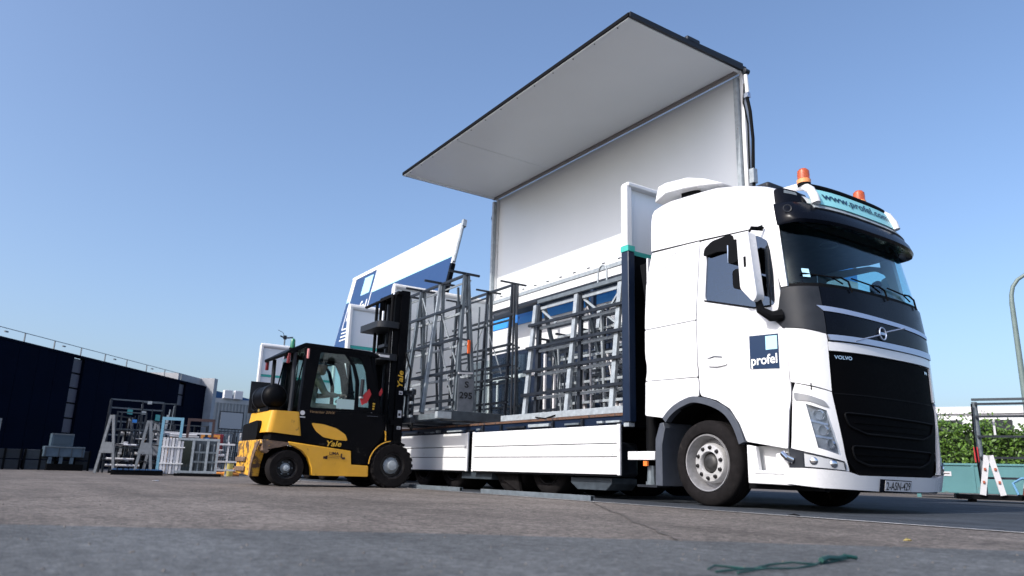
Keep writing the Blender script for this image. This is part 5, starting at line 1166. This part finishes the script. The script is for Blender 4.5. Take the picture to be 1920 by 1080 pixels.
frame_item('pallet', 'low blue steel pallet on black skids left of the grey stillage', 'pallet', (-21.85, 2.42, 0), R(83), pallet)
def profiles(r):
    for i in range(7): B((i * .075, -.02 - .02 * (i % 2), .05), (i * .075 + .06, .06, .98 if i < 5 else .9), 'white_profile', PLATEW, r)
    for z in (.3, .72): B((-.02, -.06, z), (.55, -.035, z + .03), 'strap', BODYW, r)
frame_item('profile_bundle', 'upright bundle of white window profiles strapped together', 'profiles', (-21.72, 3.5, 0), R(80), profiles)
def stillage(r):
    for x in (0, .36, .72, .98): B((x, -.03, .08), (x + .06, .03, .98), 'post', GALVL, r)
    for z in (.08, .93): B((0, -.035, z), (1.04, .035, z + .06), 'frame_bar', GALVL, r)
    for z in (.35, .6): B((.42, -.02, z), (1.0, .02, z + .05), 'frame_bar', GALVM, r)
    B((.07, .04, .14), (.35, .05, .92), 'glass_pane', glass('stillage_glass', (.25, .4, .4), .1), r); B((.0, .5, .08), (1.0, .56, .95), 'rear_frame', GALV, r)
    B((0, -.25, 0), (1.15, .6, .07), 'base', BLACKM, r)
    for i in range(6): B((.45 + i * .09, .1, .1), (.48 + i * .09, .14, .85), 'inner_profile', GALVL if i % 2 else DSTEEL, r)
frame_item('stillage', 'light grey framed stillage with glass pane on a black base', 'stillage', (-21.65, 3.86, 0), R(80), stillage)
def portal(m, w, h):
    def f(r):
        for x in (0, w): B((x, -.03, 0), (x + .07, .03, h), 'post', m, r)
        B((.071, -.03, h - .08), (w - .001, .03, h), 'top_bar', m, r); B((.071, -.02, h * .72), (w - .001, .02, h * .75), 'cross_bar', PLATEW, r)
    return f
frame_item('portal_frame', 'light blue and white upright frame behind the grey stillage', 'frame', (-22.6, 3.55, 0), R(82), portal(mat('light_blue_frame', (.2, .42, .55), .5), .48, 1.56))
frame_item('portal_frame', 'dark brown upright frame behind the blue one', 'frame', (-23.6, 4.4, 0), R(82), portal(mat('brown_frame', (.06, .035, .035), .6), .68, 1.62))
frame_item('portal_frame', 'orange upright frame with white top stub right of the stillage', 'frame', (-25.5, 5.2, 0), R(80), portal(mat('orange_frame', (.62, .25, .05), .5), .5, 1.25))
def white_bars(r):
    for z, l_ in ((.15, 1.4), (.38, 1.1), (.86, .8)): B((0, -.03, z), (l_, .03, z + .05), 'bar', PLATEW, r)
    for x in (.15, .6): B((x, .0, 0), (x + .05, .05, .95), 'post', PLATEW, r)
frame_item('cantilever_rack', 'white cantilever rack with three arms beside the orange frame', 'rack', (-22.6, 4.75, 0), R(80), white_bars)
def clutter(seed, w_, n_, hmax, mats):
    def f(r):
        rr = random.Random(seed)
        B((0, -.25, 0), (w_, .4, .06), 'base', BLACKM, r)
        for x in (0, w_ - .04): B((x, -.2, .061), (x + .04, -.15, hmax), 'post', DSTEEL, r); B((x, .3, .061), (x + .04, .35, hmax), 'post', DSTEEL, r)
        for z in (hmax * .4, hmax * .7, hmax - .04): B((.041, -.19, z), (w_ - .041, -.16, z + .03), 'rail', GALV, r)
        for i in range(n_):
            x = rr.uniform(.05, w_ - .1); h_ = rr.uniform(.4, 1) * hmax; t_ = rr.uniform(.015, .05); y = rr.uniform(-.12, .25)
            MB().beam((x, y, .07), (x + rr.uniform(-.12, .12), y + .08, h_), t_).build('stored_profile', rr.choice(mats), r)
        for i in range(3): z = rr.uniform(.15, hmax * .8); MB().tube([(-.1, -.24, z), (w_ * rr.uniform(.5, 1.05), -.24, z)], rr.uniform(.018, .045), 8).build('white_roll', PLATEW, r)
        for i in range(3): x = rr.uniform(0, w_); z = rr.uniform(.3, hmax); B((x, -.23, z), (x + .12, -.2, z + .09), 'clamp', rr.choice([GALVL, BLUE, PLATEW]), r)
    return f
frame_item('profile_rack', 'black crowded rack with pale clamps just left of the blue pallet', 'rack', (-24.6, 2.62, 0), R(83), clutter(1, .8, 16, 1.75, [DSTEEL, BLACKM, GALVM, DSTEEL]))
frame_item('profile_rack', 'tallest black crowded rack right above the blue pallet', 'rack', (-25.0, 3.3, 0), R(83), clutter(2, .95, 20, 2.1, [DSTEEL, BLACKM, GALVL, DSTEEL]))
frame_item('profile_rack', 'dark crowded rack behind the grey stillage with white rolls', 'rack', (-24.2, 4.15, 0), R(83), clutter(3, .95, 18, 1.45, [GALVL, BLACKM, GALVM, DSTEEL]))
frame_item('profile_rack', 'grey crowded rack between the orange frame and the mesh racks', 'rack', (-26.0, 5.55, 0), R(83), clutter(4, .8, 18, 1.35, [GALVL, PLATEW, GALVM, DSTEEL]))
def red_cab(r):
    B((0, 0, 0), (.45, .4, 1.3), 'body', mat('dark_red', (.16, .01, .02), .5), r, .02); B((.03, -.015, .1), (.42, 0, 1.2), 'door', mat('dark_red2', (.12, .01, .018), .45), r)
frame_item('cabinet', 'dark red cabinet half hidden behind the orange frame', 'cabinet', (-26.2, 5.6, 0), R(80), red_cab)
def stacked(r):
    for x in (0, .55, 1.1): B((x, -.025, 0), (x + .05, .025, 1.55), 'post', DSTEEL, r)
    for z in (.35, .75, 1.1, 1.5): B((0, -.03, z), (1.15, .03, z + .035), 'rail', DSTEEL, r)
    rr = random.Random(int(abs(r.location.x * 77)))
    for i in range(16):
        x = .05 + i * .066; B((x, .1 + rr.uniform(0, .3), .05), (x + rr.uniform(.02, .04), .45, rr.uniform(.6, 1.5)), 'profile', rr.choice([GALVL, GALVM, PLATEW, DSTEEL]), r)
fr1 = frame_item('profile_rack', 'mesh profile rack packed with grey sections in front of the shed', 'rack', (-29.2, 6.55, 0), R(78), stacked)
frame_item('profile_rack', 'mesh profile rack nearest the forklift counterweight', 'rack', (-28.6, 7.5, 0), R(78), stacked)
def buck(r):
    MB().lathe([(.0, 0), (.12, 0), (.12, .36), (0, .36)], (0, 0, 0), 'Z', 18).build('drum', mat('pale_yellow', (.55, .45, .12), .5), r)
frame_item('yellow_drum', 'small pale yellow post standing among orange pipes', 'post', (-23.2, 5.62, 0), 0, buck)
for i, (y, z) in enumerate(((5.45, .06), (5.75, .18), (5.72, .06))):
    r = thing('orange_pipe', ['leftmost orange pipe on the ground by the yellow post', 'upper orange pipe resting right of the yellow post', 'lower orange pipe right of the yellow post'][i], 'pipe', (-23.4, y, z), 0, 'orange pipes by the yellow post', org=False)
    MB().tube([(0, -.2, 0), (0, .25, 0)], .055, 10).build('pipe', mat('orange_pipe', (.7, .28, .06), .5), r)
    MB().tube([(0, -.205, 0), (0, -.18, 0)], .062, 10).build('pipe_collar', mat('orange_pipe', (.7, .28, .06), .5), r)
def crates(col):
    def f(r):
        m = mat('crate_%s' % col, {'a': (.022, .032, .044), 'b': (.012, .017, .024), 'c': (.10, .13, .16)}[col], .6, var=.3, scale=8)
        B((0, 0, .02), (.9, .8, .30), 'lower_bin', m, r, .01); B((.02, .02, .33), (.88, .78, .62), 'upper_bin', m, r, .01)
        for x in (.0, .42, .84): B((x, -.02, 0), (x + .06, -.001, .64), 'corner_post', BLACKM, r)
    return f
cl_ = ['bins', 'bins']
for i in range(4):
    frame_item('bin_stack', ['leftmost dull blue stack of storage bins against the warehouse', 'second dark stack of storage bins from the left edge', 'third stack of storage bins left of the glass boxes', 'darkest stack of bins right under the first window strip'][i], 'bins', (-28 - .1 * i, -1.3 + i * .95, 0), R(92), crates('abab'[i]), 'storage bins along the warehouse')
def gbox(r):
    m = mat('grey_blue_box', (.07, .11, .15), .45, var=.2, scale=5)
    B((0, 0, 0), (1.0, .6, .2), 'base', BLACKM, r); B((-.15, -.02, .42), (.98, .6, .74), 'lower_case', m, r, .01)
    B((.0, .0, .75), (.62, .5, 1.14), 'upper_case', m, r, .01); B((.06, -.015, .80), (.56, -.001, 1.08), 'case_window', mat('case_window', (.05, .08, .11), .3), r)
    for x in (0, .3, .6): B((x, .0, .21), (x + .1, .1, .41), 'support', m, r)
    for x in (-.12, .25, .6, .9): B((x, -.04, .43), (x + .03, -.021, .73), 'case_rib', GALV, r)
    B((-.14, -.045, .70), (.97, -.021, .73), 'case_edge', GALVM, r); B((.0, -.02, 1.10), (.62, -.001, 1.14), 'case_edge', GALVM, r)
frame_item('glass_case', 'stacked grey blue cases standing below the first window strip', 'case', (-27.9, 1.25, 0), R(93), gbox)
st = thing('sign_post', 'narrow pale post cut by the left edge of the picture', 'post', (-24, -.24, 0), 0, org=False)
B((-.05, -.1, 0), (.05, .12, 1.35), 'post', GALVM, st); B((-.052, -.1, 1.352), (.052, .12, 1.37), 'cap', BLACKM, st)

# ------------------------------------------------------------------ right side
TC = mat('teal_container_paint', (.08, .215, .23), .5, var=.08, scale=2, dirt=.08, dcol=(.1, .15, .14), dscale=2)
CT = thing('container', 'low teal waste container with small label in front of the hedge', 'container', (-11.4, 21.1, 0), R(22), org=False)
B((0, 0, .14), (4.2, 1.6, .86), 'bin_body', TC, CT, .01); B((-.03, -.03, .861), (4.23, 1.63, .92), 'top_rim', TC, CT, .01)
for x in (.1, 1.0, 2.0, 3.1, 4.0): B((x, .05, 0), (x + .1, .15, .139), 'foot', TC, CT)
for x in (1.45, 2.7): B((x, -.03, .15), (x + .07, -.001, .86), 'side_rib', TC, CT)
lb_ = B((.62, -.012, .58), (.98, -.001, .70), 'label_sign', PLATEW, CT); B((.66, -.014, .63), (.94, -.0125, .655), 'label_band', TEXTR, lb_)
# hedge: core plus many leaf faces
HG = thing('hedge', 'thick bright green laurel hedge behind the teal container', 'hedge', (-14, 27, 0), R(20), org=False)
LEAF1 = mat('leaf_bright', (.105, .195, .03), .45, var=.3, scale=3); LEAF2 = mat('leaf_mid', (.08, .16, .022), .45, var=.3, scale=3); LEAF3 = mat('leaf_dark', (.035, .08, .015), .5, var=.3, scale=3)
mb = MB()
for i in range(30):
    x = -4 + i * .8; mb.box((x, .5, .1), (x + .8, 1.6, 2.15 + random.uniform(-.1, .15)))
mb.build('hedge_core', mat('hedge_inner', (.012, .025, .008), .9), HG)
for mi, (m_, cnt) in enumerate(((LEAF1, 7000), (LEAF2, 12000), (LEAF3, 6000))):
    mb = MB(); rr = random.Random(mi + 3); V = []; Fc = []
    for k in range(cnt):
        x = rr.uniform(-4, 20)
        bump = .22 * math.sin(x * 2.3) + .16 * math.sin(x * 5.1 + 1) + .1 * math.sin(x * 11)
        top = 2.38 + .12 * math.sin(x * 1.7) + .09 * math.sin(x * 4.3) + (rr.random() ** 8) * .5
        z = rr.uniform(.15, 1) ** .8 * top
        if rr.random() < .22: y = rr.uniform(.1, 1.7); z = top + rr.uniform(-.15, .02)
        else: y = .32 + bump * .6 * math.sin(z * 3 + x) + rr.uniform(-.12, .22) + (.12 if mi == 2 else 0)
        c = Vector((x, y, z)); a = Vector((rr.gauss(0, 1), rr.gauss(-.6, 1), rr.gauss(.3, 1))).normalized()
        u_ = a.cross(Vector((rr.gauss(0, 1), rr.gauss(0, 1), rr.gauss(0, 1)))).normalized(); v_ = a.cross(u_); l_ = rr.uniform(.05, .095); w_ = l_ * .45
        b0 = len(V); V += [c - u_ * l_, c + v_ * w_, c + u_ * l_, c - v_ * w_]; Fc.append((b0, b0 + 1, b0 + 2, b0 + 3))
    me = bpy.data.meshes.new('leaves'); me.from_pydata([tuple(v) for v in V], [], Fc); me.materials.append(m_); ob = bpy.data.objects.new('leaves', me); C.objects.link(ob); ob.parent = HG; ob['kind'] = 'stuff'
# long pale building behind the hedge
LB = thing('long_building', 'long white flat building just showing above the hedge', 'building', (-28, 42.3, 0), R(24), org=False)
B((0, 0, 0), (40, 8, 4.35), 'wall', BODYW, LB); B((-.1, -.15, 4.353), (40.1, 8, 4.75), 'roof_edge', PLATEW, LB)
for i in range(16): B((1.0 + i * 2.4, -.06, 3.2), (2.6 + i * 2.4, -.002, 4.0), 'window', DGREY, LB)
# street lamp
SL = thing('street_lamp', 'slender green grey street lamp arching out of the right edge', 'street lamp', (-9.17, 23.26, 0), 0, org=False)
LM = mat('lamp_green_grey', (.14, .19, .18), .5, var=.1)
MB().tube([(0, 0, 0), (0, 0, 1.2), (0, 0, 5.45)], [.10, .085, .065], 12).build('pole', LM, SL)
MB().tube([(0, 0, 5.45), (.01, .02, 5.68), (.06, .06, 5.92), (.18, .13, 6.12), (.36, .22, 6.25), (.7, .36, 6.33)], [.062, .058, .055, .052, .05, .045], 12).build('arm', LM, SL)
MB().tube([(.68, .35, 6.33), (.85, .43, 6.33), (1.1, .54, 6.31)], [.07, .13, .06], 12).build('lamp_head', LM, SL)
# rack on the right
RR = thing('stillage_rack', 'dark grid rack with round posts at the right edge before the hedge', 'rack', (-7.83, 17.34, 0), math.atan2(.47, .88), org=False)
for x in (0, .98, 1.95):
    MB().tube([(x, 0, .16), (x + .0, .04, 2.1)], .055, 12).build('post', GALVM, RR); MB().beam((x, .55, .16), (x, .10, 2.1), .06).build('back_post', DSTEEL, RR)
for z in (.50, .92, 1.36, 1.78): MB().beam((-.02, -.07, z), (2.6, -.07, z), .04, .045).build('rail', DSTEEL, RR); 
MB().beam((-.05, 0, 2.15), (2.6, 0, 2.15), .06, .05).build('top_rail', GALV, RR); MB().beam((0, -.05, 2.05), (2.6, -.05, 2.05), .045).build('rail', DSTEEL, RR)
MB().beam((1.0, 0, 1.8), (1.25, 0, 2.1), .035).build('brace', GALV, RR)
MB().tube([(1.38, 0, 2.17)] + [(1.50 - .12 * math.cos(a / 8 * math.pi), 0, 2.38 + .12 * math.sin(a / 8 * math.pi)) for a in range(9)] + [(1.62, 0, 2.17)], .016, 8).build('lifting_loop', DSTEEL, RR)
B((-.55, -.35, .06), (2.8, .7, .155), 'base', BLACKM, RR)
for x in (-.3, 1.0, 2.3): B((x, -.3, .0), (x + .12, .65, .058), 'foot', BLACKM, RR)
MB().tube([(-.05, -.1, .15), (-.09, -.1, 1.2), (-.06, -.1, 2.05)], .018, 6).build('strap', BLACKM, RR)
B((-.12, -.08, .82), (-.04, -.02, 1.14), 'red_flag', RED, RR); B((.3, .1, 1.40), (.34, .14, 1.72), 'white_tag', PLATEW, RR)
# striped trestle, blue tube
tr = thing('striped_trestle', 'small white trestle with red bands standing on the rack base at right', 'trestle', (-7.55, 17.05, .155), R(28), org=False)
for s in (-1, 1):
    MB().beam((.18 * s, 0, 0), (.03 * s, 0, .80), .11, .07, (0, 1, 0)).build('leg', PLATEW, tr)
    for z in (.26, .52): MB().beam((.18 * s * (1 - z * .95) + .02 * s, -.038, z), (.18 * s * (1 - z * .95) - .02 * s, -.038, z + .001), .06, .05).build('red_band', mat('dull_red_band', (.4, .1, .05), .6), tr)
bt = thing('blue_canister', 'light blue canister with hose resting on the right rack', 'canister', (-7.0, 17.45, .155), 0, org=False)
MB().tube([(0, 0, .0), (0, 0, .34)], .09, 12).build('canister', mat('pale_blue_plastic', (.12, .3, .5), .5), bt); MB().tube([(-.2, -.1, .02), (-.3, -.05, .25), (-.15, 0, .35), (0, 0, .36)], .025, 8).build('hose', mat('pale_blue_plastic', (.12, .3, .5), .5), bt)
bc = thing('striped_cone', 'small dull red and white cone at the right edge on the rack base', 'cone', (-6.98, 17.3, .155), 0, org=False)
MB().lathe([(.12, 0), (.03, .42), (0, .42)], (0, 0, .02), 'Z', 16).build('cone', mat('cone_red', (.16, .035, .02), .6), bc); MB().lathe([(.092, .13), (.068, .24)], (0, 0, .024), 'Z', 16).build('white_band', PLATEW, bc); B((-.15, -.15, 0), (.15, .15, .02), 'cone_base', BLACKM, bc)
